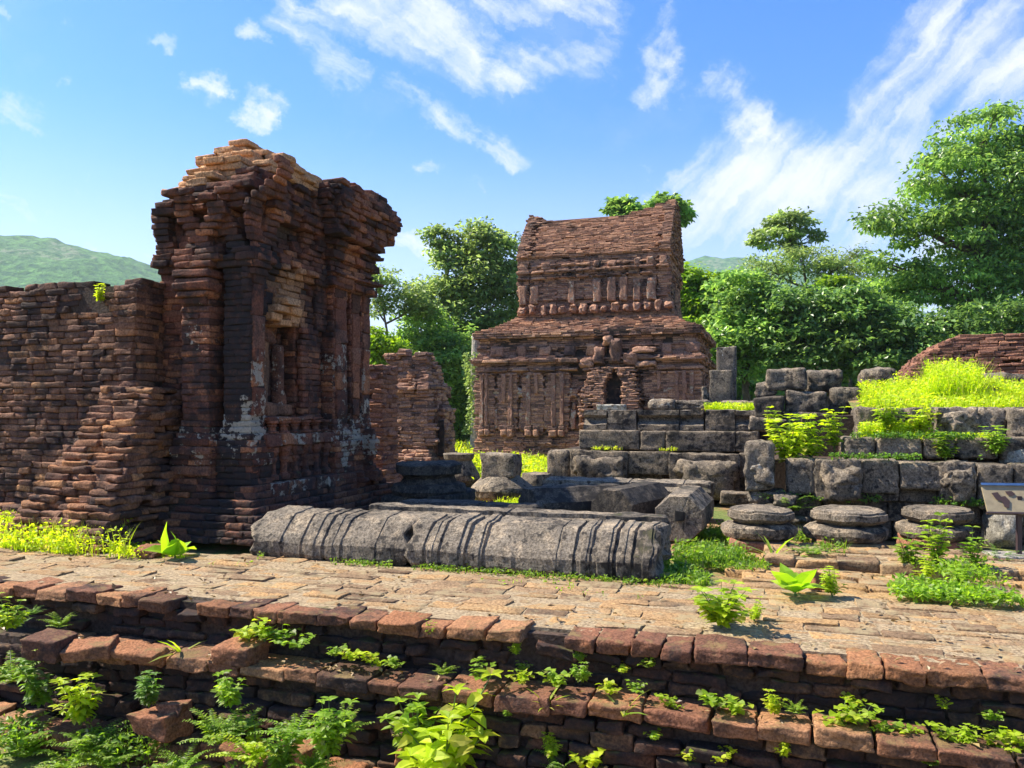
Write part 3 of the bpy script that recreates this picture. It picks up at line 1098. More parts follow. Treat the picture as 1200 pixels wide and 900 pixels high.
# carved bands, balusters and brackets of the false window
for (z0, z1, y0, y1, x1) in [(1.05, 1.2, .16, 1.74, .16), (.46, .62, .2, 1.7, .24), (1.36, 1.41, .26, 1.5, .10)]:
    mb = MB()
    n = 5
    for k in range(n):
        ya, yb = y0 + (y1 - y0) * k / n, y0 + (y1 - y0) * (k + 1) / n
        block(mb, (x1 - .14, (ya + yb) / 2, (z0 + z1) / 2), (.14, (yb - ya) / 2 - .002, (z1 - z0) / 2), r=.014, amp=.010, n=6, lich=.9, seed=k)
    mb.build('band', M['tower'], tw, True)
for z0, z1, o_ in ((3.22, 3.31, .15), (3.36, 3.41, .21), (3.60, 3.70, .16), (3.78, 3.84, .22), (4.04, 4.12, .34)):
    mb = MB()
    for k in range(4):
        ya = 1.62 + 1.24 * k / 4
        block(mb, (o_ - .12, ya + .155, (z0 + z1) / 2), (.14, .152, (z1 - z0) / 2), r=.012, amp=.010, n=6, seed=k)
    block(mb, (-.3, 2.86 + o_ - .10, (z0 + z1) / 2), (.3 + o_ - .02, .12, (z1 - z0) / 2), r=.012, amp=.010, n=8, seed=9)
    mb.build('band', M['tower'], tw, True)
for row_, (z0, z1, n) in enumerate([(.64, 1.04, 6), (1.21, 1.36, 6)]):
    for k in range(n):
        yy = .38 + 1.2 * k / (n - 1)
        mb = MB()
        H = z1 - z0
        w = .055
        pr = [(w * 1.5, 0), (w * 1.5, .12), (w * .9, .2), (w * .8, .5), (w * 1.25, .62), (w * .9, .7), (w * 1.5, .85), (w * 1.5, 1.0)]
        lathe(mb, [(r, z0 + H * q) for r, q in pr], 12, (.07, yy), .006, seed=k)
        mb.build('baluster', M['tower'], tw)
mb = MB()
for k, (yy, zz, w) in enumerate([(.55, 2.66, .16), (.72, 2.60, .14), (.9, 2.66, .15), (.62, 2.76, .2), (.85, 2.76, .2), (.75, 2.86, .22)]):
    block(mb, (-.12 + .02 * k, yy, zz), (.16, w / 2 + .03, .045), r=.012, amp=.006, n=6, tone=.9, seed=k)
mb.build('bracket', M['tower'], tw, True)
mb = MB()
block(mb, (-.20, .8, 1.5), (.10, .3, .09), r=.04, amp=.03, n=8, tone=.25, seed=4)
block(mb, (-.26, .58, 1.95), (.07, .14, .5), r=.03, amp=.02, n=8, tone=.35, lich=.4, seed=5)
block(mb, (-.26, .62, 2.46), (.07, .2, .1), r=.03, amp=.03, n=8, lich=.9, seed=6)
block(mb, (-.24, .95, 1.9), (.06, .07, .45), r=.03, amp=.02, n=8, tone=.1, lich=.6, seed=7)
mb.build('niche_relief', M['tower'], tw, True)
# upright pilaster faces of the right bay, smoother rubbed brick
for (yc, w, x, zt) in [(1.95, .15, .10, 3.2), (2.42, .10, .07, 3.28), (2.73, .10, .07, 3.3), (.12, .11, .05, 3.1)]:
    mb = MB()
    zz = 1.42
    k = 0
    while zz < zt:
        hh = random.uniform(.15, .4)
        li = 1.35 * g(zz, 1.70, .5) if yc in (1.95, .12, 2.73) else .2
        block(mb, (x - .03, yc, zz + hh / 2), (.055, w, hh / 2 - .002), r=.012, amp=.008, n=6, tone=.05 if yc > 2.3 else -.1, lich=li, seed=k)
        zz += hh
        k += 1
    for q, (dz, o) in enumerate([(0, .03), (.07, .06), (.15, .04)]):
        block(mb, (x - .01, yc, zt + dz + .035), (.05 + o, w + o, .035), r=.012, amp=.006, n=6, seed=q)
    mb.build('pilaster', M['tower'], tw, True)
mb = MB()
for k, (zz, w, o) in enumerate([(2.78, .16, .02), (2.86, .2, .06), (2.95, .23, .09), (3.03, .2, .05), (3.12, .22, .08)]):
    block(mb, (-.66, -.06, zz), (w + .03, .06 + o, .042), r=.014, amp=.01, n=6, lich=.3, seed=k)
mb.build('capital', M['tower'], tw, True)
mb = MB()
for k, (zz, w, o) in enumerate([(.9, .21, .05), (1.0, .24, .09), (1.12, .22, .06), (.78, .24, .1)]):
    block(mb, (-.66, -.06, zz), (w + .03, .06 + o, .042), r=.014, amp=.01, n=6, lich=.6, seed=k)
mb.build('pilaster_foot', M['tower'], tw, True)

# ------------------------------------------------------------------ left wall with its collapsed foot
LA, LB = -7.165, 7.555
lw = empty('brick_wall', 'dark weathered brick wall joined to the left side of the gate tower', 'brick wall', W(LA, LB), ROT)


def lw_fn(x, y, z):
    n = float(vnoise(np.array([x, y, z]), 1.4, 8))
    mv = max(0, n) * 0.10
    to = 0.0
    if x > -1.0 and z > .9:
        to = .25 * random.random()
    if -1.9 < x < -.5 and z > 1.5:
        to = -.5 * g(x, -1.2, .5) * (1 if random.random() < .7 else .2)
    if z < .25:
        to = -.5
    return to, (0.25 if random.random() < .15 else 0), mv


mb, core = MB(), MB()
B = Bricks()
z, h = 0.0, 0.077
while z < 3.2:
    poly = rect(-5.2, 0, 0, .85)
    course(B, poly, z, h, L=.25, dep=.26, jit=.009, miss=.02, fn=lw_fn, keep=lambda x, y, q: q < 3.05 + .03 * math.sin(x * 4.1) + .05 * float(vnoise(np.array([x, y, 0.]), 3, 2)) - (.12 if x < -2.2 else 0) * 0)
    z += h
extrude(core, rect(-5.2, .06, -.06, .8), 0, 3.0)
B.into(mb, hi=5, jit=.005, ch=.014, amp=.010, tilt=.006, fs=12)
mb.build('wall', M['wall'], lw, True)
core.build('core', M['core'], lw)
# the buttress of collapsed courses at the corner
mb = MB()
B = Bricks()
z = 0.0
while z < 1.75:
    k = 1 - z / 1.75
    fr = .12 + .95 * k ** 1.15
    poly = rect(-.36 - .60 * k, -fr, .16 + .40 * k, .7)
    course(B, poly, z, h, L=.23, dep=.34, jit=.035, miss=.04, fn=lambda x, y, q: (random.choice((.1, .3, .5, 0, -.2)), 0, abs(random.gauss(0, .05))))
    B.add((0, -fr / 2, z + h / 2), (.3, max(fr / 2 - .05, .03), h / 2 - .004))
    z += h
for z, fr, x0, x1 in [(0, .62, -5.2, -.8), (h, .5, -5.2, -.9), (2 * h, .35, -5.2, -1.0), (3 * h, .16, -5.2, -1.1)]:
    course(B, rect(x0, -fr, x1, .1), z, h, L=.27, dep=.36, jit=.035, miss=.05, fn=lambda x, y, q: (-.35, 0, 0))
B.into(mb, hi=5, jit=.009, ch=.018, amp=.014, tilt=.03, fs=12)
mb.build('collapsed_foot', M['wall'], lw, True)

# ------------------------------------------------------------------ low wall stub and small ruin between tower and temple
st = empty('brick_wall_stub', 'narrow red brick wall stub just behind the right corner of the gate tower', 'brick wall', (at(424, 480, 14.2).x, 14.2, 0), ROT)
mb = MB()
B = Bricks()
z, h = 0.0, .085
while z < 2.25:
    course(B, offset(rect(-.3, 0, .42, .6), .12 if z < .4 else 0), z, h, L=.24, dep=.24, jit=.018, miss=.02, fn=lambda x, y, q: (random.choice((0, .2, .35)), 0, 0))
    z += h
B.add((.06, .3, 1.1), (.25, .24, 1.1), 0, -.5)
B.into(mb, jit=.009, ch=.014)
mb.build('wall', M['mound'], st)

sr = empty('small_brick_ruin', 'small broken brick shrine with pilasters standing between the gate tower and the temple', 'ruin', (at(449, 480, 18.2).x, 18.2, 0), ROT)


def sr_fn(x, y, z):
    to = .8 * g(x, .55, .4) * g(z, 2.35, .22) if y < .2 else 0
    return to + random.choice((0, 0, -.25)), .2, max(0, float(vnoise(np.array([x, y, z]), 2.5, 4))) * .1


mb = MB()
B = Bricks()
z = 0.0
SRP = [(0, .25), (.25, .2), (.4, .1), (.6, 0), (1.7, 0), (1.85, .08), (1.95, .12), (2.1, .02), (2.5, -.08), (2.7, 0), (3, .05)]
while z < 2.95:
    poly = [(0, 0), (.2, 0), (.2, .1), (.36, .1), (.36, 0), (.5, 0), (.5, .1), (.66, .1), (.66, 0), (.8, 0), (.8, .1), (.95, .1), (.95, 0), (1.12, 0), (1.12, 1.0), (0, 1.0)] if .6 < z < 1.7 else rect(0, 0, 1.12, 1.0)
    course(B, offset(poly, prof(SRP, z)), z, h, L=.24, dep=.3, jit=.025, miss=.03, fn=sr_fn, keep=lambda x, y, q: q < 2.82 - .5 * max(0, x - .75) - .25 * max(0, y - .4) + .1 * float(vnoise(np.array([x * 4, y * 4, 0.]), 1, 4)))
    z += h
B.add((.5, .5, 1.2), (.42, .4, 1.25), 0, -.3)
B.into(mb, jit=.01, ch=.016, tilt=.03)
mb.build('wall', M['temple'], sr)
mb = MB()
B = Bricks()
z = 0.0
while z < 1.9:
    course(B, rect(1.0, .3, 1.42 - (.2 if z > 1.5 else 0) + (.06 if z < .4 else 0), .9), z, h, L=.24, dep=.26, jit=.03, miss=.03, fn=lambda x, y, q: (0, .2, 0))
    z += h
B.add((1.2, .6, .8), (.15, .25, .8), 0, -.4)
B.into(mb, jit=.01, ch=.016, tilt=.03)
mb.build('porch', M['temple'], sr)
mb = MB()
block(mb, (1.33, .27, .85), (.08, .03, .42), r=.02, amp=.01, tone=-1.0)  # solid block on the porch front, niche shade painted in black
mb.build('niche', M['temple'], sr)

# ------------------------------------------------------------------ temple with the saddle roof
MA, MBb = -8.62, 23.44
tp = empty('brick_temple', 'tall two storey brick temple with a sagging saddle roof', 'temple', W(MA, MBb), ROT)
TWD, TDP = 6.6, 5.4


def tx(px, b=MBb):
    return on_b(px, b)[0] - MA


pil = [(tx(p), w) for p, w in ((567, .13), (573, .10), (592.5, .16), (600.5, .14), (621, .15), (630, .12), (650, .16), (660, .14))]
pilR = [(tx(p), w) for p, w in ((765, .14), (773, .12), (794, .12), (803, .14), (812, .13))]


def tp_outline(z):
    if 0.85 < z < 2.62:
        pts = [(0, 0)]
        for x, w in sorted(pil + pilR):
            pts += [(x - w / 2, .0), (x - w / 2, -.16), (x + w / 2, -.16), (x + w / 2, 0)]
        # side pilasters
        pts.append((TWD, 0))
        for yv in (.35, 1.2, 2.2, 3.2, 4.2, 5.0):
            pts += [(TWD, yv - .09), (TWD + .1, yv - .09), (TWD + .1, yv + .09), (TWD, yv + .09)]
        pts += [(TWD, TDP), (0, TDP)]
        return pts
    return rect(0, 0, TWD, TDP)


TP_PROF = [(0, .28), (.2, .24), (.35, .18), (.5, .22), (.62, .12), (.75, .16), (.85, .02), (2.55, .0), (2.64, .10), (2.76, .2), (2.84, .10), (2.95, .26), (3.05, .32), (3.13, .14), (3.3, .05), (3.42, .14), (3.50, .05), (3.66, .05), (3.74, .24), (3.90, .26), (3.97, .12), (4.1, -.28), (4.55, -.98), (4.75, -1.02)]


def tp_fn(x, y, z):
    n = float(vnoise(np.array([x, y, z]), 1.3, 21))
    n2 = float(vnoise(np.array([x, y, z]), 4.3, 22))
    mv = max(0, n) * .10 + max(0, n2) * .05
    to = 0.0
    if z > 3.92:
        to = .35 * random.random() + .1
    elif z < .6:
        to = .15 * random.random()
    if z > 3.1 and z < 3.7:
        mv += max(0, float(vnoise(np.array([x, y, z]), 2.2, 23))) * .12
    if 2.9 < x < 5.6 and 2.5 < z < 3.4 and y < .5:
        mv += .1 * random.random()
    return to, .15, mv


mb, core, shd = MB(), MB(), MB()
B, B2 = Bricks(), Bricks()
z, h = 0.0, .064
while z < 4.74:
    poly = offset(tp_outline(z + h / 2), prof(TP_PROF, z + h / 2))
    if z < .9:
        kk = lambda x, y, q: True
    else:
        kk = None
    course(B if z < 3.92 else B2, poly, z, h, L=.27, dep=.30 if z < 3.7 else .42, jit=.006 if 1 < z < 3 else .014, miss=.015, fn=tp_fn)
    extrude(core, offset(rect(0, 0, TWD, TDP), prof(TP_PROF, z + h / 2) - .1), z, z + h - .001)
    z += h
B.into(mb, jit=.006, ch=.010, tilt=.005)
mb.build('wall', M['temple'], tp)
B2.into(shd, jit=.008, ch=.010, tilt=.01)
shd.build('shoulder_roof', M['temple'], tp)
core.build('core', M['core'], tp)
# reliefs: arched niches with figures between the pilasters
for px, w in ((583, .2), (612, .22), (641, .22), (673, .22), (784, .2)):
    x = tx(px)
    mb = MB()
    zb = .9
    arch = []
    for q in range(13):
        f = q / 12
        ang = math.pi * f
        r = w * (1 + .25 * math.sin(ang))
        arch.append((x - math.cos(ang) * w, -.05, zb + .72 + math.sin(ang) * w * 1.5))
    arch = [(ax, -.09, az) for ax, _, az in arch]
    pts = [(x - w, -.09, zb)] + arch + [(x + w, -.09, zb)]
    tube(mb, pts, [.06] * len(pts), 6)
    block(mb, (x, -.09, zb + .3), (.08, .06, .3), r=.03, amp=.03, n=8, lich=.9)
    lathe(mb, [(.02, zb + .58), (.06, zb + .64), (.065, zb + .72), (.03, zb + .8)], 10, (x, -.05), .008)
    block(mb, (x, -.03, zb + .06), (w * 1.1, .07, .05), r=.02, amp=.015, n=6)
    block(mb, (x, -.10, zb + 1.16), (w * .7, .05, .10), r=.04, amp=.04, n=8, lich=1.1)
    mb.build('niche_relief', M['temple'], tp, True)
# cornice details: row of little blocks under the eaves
mb, mb_r = MB(), MB()
mb_l = mb
x = .1
while x < TWD:
    if not 3.6 < x < 5.4:
        mb = mb if x < 4 else mb_r
        w = random.uniform(.5, .9)
        block(mb, (x + w / 2, -.14, 2.72), (w / 2 - .06, .12, .045), r=.02, amp=.012, n=6)
        block(mb, (x + w / 2, -.2, 2.99), (w / 2 - .03, .12, .05), r=.02, amp=.012, n=6)
        block(mb, (x + w / 2, -.06, 3.3), (w / 4, .1, .16), r=.04, amp=.03, n=6)
        x += w + .05
    else:
        x += .2
mb_l.build('cornice', M['temple'], tp, True)
mb_r.build('cornice', M['temple'], tp, True)
# pilaster feet
for x, w in pil + pilR:
    mb = MB()
    block(mb, (x, -.13, .93), (w * .85, .1, .07), r=.02, amp=.014, n=6)
    block(mb, (x, -.16, .78), (w * .7, .12, .1), r=.03, amp=.02, n=6)
    mb.build('pilaster_foot', M['temple'], tp, True)
    mb = MB()
    zz = 1.0
    while zz < 2.6:
        hh = min(random.uniform(.7, 1.2), 2.62 - zz)
        if random.random() < .88:
            block(mb, (x + random.gauss(0, .008), -.165, zz + hh / 2), (w * random.uniform(.38, .48), .06, hh / 2 + .004), r=.012, amp=.022, n=12, fs=8, lich=random.choice((.2, .4, .8)))
        zz += hh
    if mb.n:
        mb.build('pilaster', M['temple'], tp, True)

# porch: broken jambs around a doorway whose shade is painted black
xd = tx(716, 22.7)
po = MB()
B = Bricks()
z = .0
while z < 2.75:
    for side in (-1, 1):
        i0 = .27 if z > 1.45 else .22
        o0 = (.95 if side < 0 else .78) - .14 * max(0, z - 1.6) + random.gauss(0, .06)
        if z > 2.25:
            i0 = .27 - (z - 2.25) * .55
        xa, xb = sorted((xd + side * i0, xd + side * o0))
        if xb - xa > .06:
            course(B, rect(xa, -.5 + .2 * max(0, z - 1.8), xb, .1), z, h, L=.26, dep=.3, jit=.03, miss=.02, fn=lambda x, y, q: (random.choice((0, 0, .1, -.3)), .2, 0))
    z += h
B.into(po, jit=.011, ch=.02, tilt=.03)
pr = po.build('porch', M['temple'], tp)
mb = MB()
block(mb, (xd, -.5, 1.55), (.42, .3, .09), r=.03, amp=.02, n=8, lich=.9)
block(mb, (xd, -.45, .62), (.42, .3, .25), r=.03, amp=.02, n=8)
block(mb, (xd - .15, -.5, 1.25), (.13, .22, .2), r=.03, amp=.02, n=8, lich=.6)
mb.build('sill', M['tstone'], pr, True)
mb = MB()
box(mb, xd - .3, -.02, .9, xd + .3, .03, 2.75, tone=-1)  # solid slab between the jambs, blackened to paint the doorway's shade
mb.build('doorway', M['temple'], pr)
mb = MB()
for k, (dx, zz, w, hh) in enumerate([(-.45, 3.1, .16, .25), (.05, 3.25, .16, .35), (-.2, 3.55, .12, .15), (-.85, 2.9, .2, .15), (.5, 3.0, .2, .2), (.9, 3.25, .35, .08), (.95, 3.05, .4, .06), (.95, 2.85, .3, .08)]):
    block(mb, (xd + dx, -.16, zz), (w, .16, hh), r=.06, amp=.05, n=8, seed=k)
mb.build('pediment', M['temple'], tp, True)

# upper storey
UX0, UX1, UY0, UY1 = 1.0, 5.72, .88, 4.5
up = MB()
B = Bricks()
UP = [(4.4, .02), (4.55, .10), (4.85, .02), (5.05, .0), (5.6, .0), (5.66, .08), (5.74, .02), (5.86, .1), (5.95, .03), (6.05, .05), (6.18, .0), (6.28, .1), (6.45, .16)]


def up_outline(z):
    if 4.95 < z < 5.62 or 5.74 < z < 6.2:
        pts = [(UX0, UY0)]
        n = 11
        for k in range(n):
            x = UX0 + .12 + (UX1 - UX0 - .24) * k / (n - 1)
            w = .14 if k not in (0, n - 1) else .2
            pts += [(x - w / 2, UY0), (x - w / 2, UY0 - .09), (x + w / 2, UY0 - .09), (x + w / 2, UY0)]
        return pts + [(UX1, UY0), (UX1, UY1), (UX0, UY1)]
    return rect(UX0, UY0, UX1, UY1)


z = 4.4
while z < 6.38:
    course(B, offset(up_outline(z), prof(UP, z)), z, h, L=.27, dep=.3, jit=.010, miss=.015, fn=lambda x, y, q: (random.choice((0, 0, -.15)), .45 * g(q, 5.2, .3), max(0, float(vnoise(np.array([x, y, q]), 2.3, 31))) * .07))
    z += h
B.into(up, jit=.006, ch=.010, tilt=.005)
usp = up.build('upper_storey', M['temple'], tp)
mb = MB()
extrude(mb, rect(UX0 + .15, UY0 + .15, UX1 - .15, UY1 - .15), 4.5, 6.5)
mb.build('core', M['core'], usp)
for k in range(12):
    x = UX0 + .1 + (UX1 - UX0 - .2) * k / 11
    for zb, zt, wd in ((4.86, 5.6, .10), (5.95, 6.16, .09)):
        if random.random() < .2:
            continue
        zt -= random.choice((0, 0, .1, .2)) * (zt - zb)
        x += random.uniform(-.04, .04)
        mb = MB()
        block(mb, (x, UY0 - .12, (zb + zt) / 2), (wd * random.uniform(.9, 1.5), .065, (zt - zb) / 2), r=.02, amp=.025, n=8, lich=.6, tone=.05)
        mb.build('pilaster', M['temple'], usp, True)
for k in range(15):
    x = UX0 + .15 + (UX1 - UX0 - .1) * k / 14
    mb = MB()
    block(mb, (x, UY0 - .2, 4.66 + random.uniform(-.02, .02)), (random.uniform(.07, .12), .09, random.uniform(.09, .15)), r=.04, amp=.05, n=8, seed=k)
    mb.build('antefix', M['temple'], usp, True)
mb = MB()
for zz, o in ((5.68, .12), (5.88, .14), (6.06, .1)):
    for k in range(10):
        x0 = UX0 - .1 + (UX1 - UX0 + .2) * k / 10
        w = (UX1 - UX0 + .2) / 10
        if random.random() < .9:
            block(mb, (x0 + w / 2, UY0 - o, zz), (w / 2 - random.uniform(.01, .06), .08, .035), r=.02, amp=.015, n=6, lich=.2)
mb.build('moulding', M['temple'], usp, True)
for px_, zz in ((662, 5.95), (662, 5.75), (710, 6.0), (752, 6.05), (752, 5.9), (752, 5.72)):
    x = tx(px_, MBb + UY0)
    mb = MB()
    block(mb, (x, UY0 - .1, zz), (.05, .02, .08), r=.02, amp=.005, n=6, tone=-1)  # solid block, blackened to paint the shade of a small opening
    mb.build('opening_shade', M['temple'], usp, True)

# saddle roof
RX0, RX1 = UX0 + .02, UX1 + .02
RZ0, RZM = 6.36, 7.86


def ridge(x):
    f = (x - RX0) / (RX1 - RX0)
    return 7.80 + .42 * max(0, (f - .5) / .5) ** 1.6 + .22 * max(0, (.22 - f) / .22) ** 1.5 - .08 * math.sin(math.pi * f)


mb, core = MB(), MB()
B = Bricks()
ends, ends2 = Bricks(), Bricks()
z = RZ0
yc = (UY0 + UY1) / 2
while z < 8.5:
    f = min(1, (z - RZ0) / 2.05)
    hw = (UY1 - UY0) / 2 * (1 - f ** 1.25) + .14
    poly = rect(RX0, yc - hw, RX1, yc + hw)
    end = lambda x: x < RX0 + .35 or x > RX1 - .22
    course(B, poly, z, h * .8, L=.3, dep=.4, jit=.010, miss=.02, fn=lambda x, y, q: (.22 * random.random() + .08, .1, 0), keep=lambda x, y, q: q < ridge(x) and not end(x))
    for E_, sd in ((ends, -1), (ends2, 1)):
        course(E_, offset(poly, .07), z, h * .8, L=.26, dep=.3, jit=.022, miss=.02, fn=lambda x, y, q: (-.3 * random.random(), .2, 0), keep=lambda x, y, q: q < ridge(x) + .05 and end(x) and (x - 3) * sd > 0)
    if z < 7.75:
        extrude(core, rect(RX0 + .12, yc - hw + .12, RX1 - .12, yc + hw - .12), z, z + h * .8)
    elif z < 8.2:
        extrude(core, rect(RX1 - .6, yc - hw + .1, RX1 - .12, yc + hw - .1), z, z + h * .8)
    z += h * .8
B.into(mb, jit=.007, ch=.010, tilt=.006)
mb.v += core.v
mb.q += [q_ + mb.n for q_ in core.q]
mb.t += [t_ + mb.n for t_ in core.t]
for k_ in mb.at:
    mb.at[k_] += core.at[k_]
mb.n += core.n
rf = mb.build('saddle_roof', M['temple'], tp)
mb = MB()
ends.into(mb, jit=.010, ch=.012, tilt=.015)
mb.build('gable', M['temple'], rf)
mb = MB()
ends2.into(mb, jit=.010, ch=.012, tilt=.015)
mb.build('gable', M['temple'], rf)
# ------------------------------------------------------------------ fallen pillars
def pillar(name, label, b0, px0, px1, prof_, bands, mat, seed, z0=0.0, group=None, yaw=0.0, rag=0.03, amp=0.012, dark=0.0):
    a0, a1 = on_b(px0, b0)[0], on_b(px1, b0)[0]
    root_loc = W((a0 + a1) / 2, b0, z0)
    L = a1 - a0
    P = []
    n = len(prof_)
    for i in range(n):
        p, q = prof_[i], prof_[(i + 1) % n]
        m = max(1, int(math.hypot(q[0] - p[0], q[1] - p[1]) / .05))
        for k in range(m):
            f = k / m
            P.append((p[0] + (q[0] - p[0]) * f, p[1] + (q[1] - p[1]) * f))
    P = np.array(P)
    cen = P.mean(0)
    bl = [((on_b(pb, b0)[0] - (a0 + a1) / 2), w, d) for pb, w, d in bands]
    xs = set(np.arange(-L / 2, L / 2, .03).tolist() + [L / 2])
    for xc, w, d in bl:
        for e in (-w / 2 - .008, -w / 2 + .002, w / 2 - .002, w / 2 + .008):
            if -L / 2 < xc + e < L / 2:
                xs.add(xc + e)
    xs = sorted(xs)
    rings = []
    for x in xs:
        off = .7 * sum(d for xc, w, d in bl if abs(x - xc) < w / 2)
        e = min(x + L / 2, L / 2 - x)
        off -= .02 * max(0, 1 - e / .03)
        v = P - cen
        ln = np.linalg.norm(v, axis=1, keepdims=True)
        Q = P + v / ln * off
        Q[:, 1] = np.maximum(Q[:, 1], 0)
        rings.append(np.stack([np.full(len(P), x), Q[:, 0], Q[:, 1]], 1))
    rings = np.array(rings)
    flat = rings.reshape(-1, 3)
    d = np.stack([fbm(flat, 5, seed + 13 * k) for k in range(3)], 1) * amp + np.stack([fbm(flat, 22, seed + 7 * k) for k in range(3)], 1) * amp * .35
    d[:, 0] *= .15
    flat = flat + d
    endw = np.clip(1 - np.minimum(flat[:, 0] + L / 2, L / 2 - flat[:, 0]) / .12, 0, 1)
    flat[:, 0] += endw * rag * fbm(flat * np.array([0, 1, 1]), 7, seed + 3)
    rings = flat.reshape(rings.shape)[:, ::-1]
    mb = MB()
    loft(mb, rings, tone=dark)
    o = mb.build(name, M[mat], None)
    o.location = root_loc
    o.rotation_euler = (0, 0, R(ROT + yaw))
    return tag(o, label, 'fallen pillar', group)


FP = [(.03, 0), (0, .05), (0, .16), (.03, .21), (.20, .37), (.27, .415), (.62, .44), (.64, .4), (.64, 0)]
GP_ = 'broken stone pillars lying on the wall'
pillar('fallen_pillar', 'shorter left piece of the long moulded grey pillar, rounded off at its left end', 6.86, 291, 474, FP,
       [(330, .035, -.022), (352, .02, -.025), (362, .10, .018), (378, .03, -.03), (386, .06, .015), (400, .03, -.025), (440, .02, -.015)], 'stone', 3, group=GP_, rag=.06)
pillar('fallen_pillar', 'longest moulded grey pillar piece lying along the paved wall top, ragged at its right end', 6.84, 476, 770, FP,
       [(497, .03, -.03), (503, .05, .014), (514, .02, -.03), (528, .14, .03), (546, .05, -.045), (556, .07, .02), (566, .03, -.035), (652, .015, -.012), (672, .03, -.035), (683, .05, .016), (692, .02, -.03), (706, .10, .022), (719, .03, -.045), (727, .06, .015), (741, .02, -.035), (757, .06, .02)], 'stone', 8, group=GP_, rag=.08)
RP = [(0, 0), (0, .32), (.05, .34), (.05, .38), (.14, .39), (.14, .435), (.36, .44), (.38, 0)]
pillar('fallen_pillar', 'flat grooved slab directly behind the long moulded pillar, with a broken right end', 7.50, 424, 781, RP,
       [(590, .02, -.02)], 'stone', 12, z0=.03, group=GP_, rag=.04)
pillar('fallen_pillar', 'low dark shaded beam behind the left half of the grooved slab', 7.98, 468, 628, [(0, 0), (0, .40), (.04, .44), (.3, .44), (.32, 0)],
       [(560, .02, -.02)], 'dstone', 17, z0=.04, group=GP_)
pillar('fallen_pillar', 'long grooved beam lying behind the three octagonal stones', 10.75, 632, 832, [(0, 0), (0, .30), (.06, .34), (.06, .38), (.2, .42), (.2, .47), (.5, .5), (.52, 0)],
       [(735, .02, -.02), (800, .02, -.02)], 'stone', 21, z0=.02, group=GP_)


def octa(label, px, py_, Y, rad, L, yaw, hole, mat, seed, rx=1.0, tone=0.0, side=1):
    p = at(px, py_, Y)
    th = [22.5 + 45 * k for k in range(8)]
    rings = []
    N = 26
    for i in range(N):
        y = L * i / (N - 1)
        e = min(y, L - y)
        r = rad * (1 - .05 * max(0, 1 - e / .03))
        ring = []
        for k in range(8):
            a0, a1 = R(th[k]), R(th[(k + 1) % 8])
            for f in (0, .06, .35, .65, .94):
                ring.append((r * rx * (math.cos(a0) * (1 - f) + math.cos(a1) * f), y, rad + r * (math.sin(a0) * (1 - f) + math.sin(a1) * f)))
        rings.append(ring)
    rings = np.array(rings)
    flat = rings.reshape(-1, 3)
    flat = flat + np.stack([fbm(flat, 6, seed + 13 * k) for k in range(3)], 1) * .010
    rings = flat.reshape(rings.shape)[::-1]
    mb = MB()
    loft(mb, rings)
    o = mb.build('octagonal_stone', M[mat], None)
    o.location = (p.x, p.y, -.03)
    o.rotation_euler = (0, 0, R(yaw))
    tag(o, label, 'stone pillar', 'octagonal pillar stubs beside the path')
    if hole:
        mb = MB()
        block(mb, (0.02, -.012, rad * 1.15), (.05, .02, .05), r=.006, amp=.002, n=6, tone=-1.0)  # solid block on the end face, painted dark as the socket's shade
        mb.build('socket_hole_shade', M['hole_shade'], o)
    return o


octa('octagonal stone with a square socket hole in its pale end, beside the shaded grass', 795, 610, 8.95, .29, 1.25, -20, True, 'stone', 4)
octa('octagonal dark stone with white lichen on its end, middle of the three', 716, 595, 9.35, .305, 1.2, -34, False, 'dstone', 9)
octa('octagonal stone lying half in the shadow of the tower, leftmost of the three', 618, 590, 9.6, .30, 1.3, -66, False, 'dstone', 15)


def base(label, prof_, px, py0, mat, sq=None, seed=0, seg=32, group='old stone column bases', parts=None):
    k = (px - 600) / F
    Y = EYE * F / (py0 - YH)
    o = empty('column_base', label, 'column base', (k * Y, Y, -.04), ROT, group)
    if sq:
        for (w, d, z0, z1) in sq:
            mb = MB()
            block(mb, (0, 0, (z0 + z1) / 2), (w / 2, d / 2, (z1 - z0) / 2), r=.03, amp=.02, n=12, seed=seed)
            mb.build('plinth', M[mat], o, True)
    for q, pf in enumerate(prof_):
        mb = MB()
        lathe(mb, pf, seg, (0, 0), .018, seed + q * 5)
        mb.build('moulding' if q else 'drum', M[mat], o, False)
    return o


base('big black column base with stepped round mouldings in the shadow of the tower',
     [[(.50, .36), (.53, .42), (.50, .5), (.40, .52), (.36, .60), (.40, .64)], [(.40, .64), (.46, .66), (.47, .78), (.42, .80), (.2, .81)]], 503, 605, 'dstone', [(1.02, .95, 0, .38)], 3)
base('sunlit flared column base with a square neck next to the orange path', [[(.40, 0), (.50, .10), (.53, .2), (.50, .26), (.34, .40), (.3, .44)]], 588, 585, 'stone', [(.56, .5, .40, .8)], 7)
base('small flared column base between the black base and the brick shrine', [[(.34, .0), (.44, .12), (.42, .22), (.26, .5), (.3, .55), (.32, .64), (.2, .66)]], 538, 566, 'tstone', None, 11)
base('squat broken stone stump in the grass left of the terrace', [[(.28, .0), (.33, .2), (.27, .4), (.1, .42)]], 630, 578, 'tstone', None, 13)

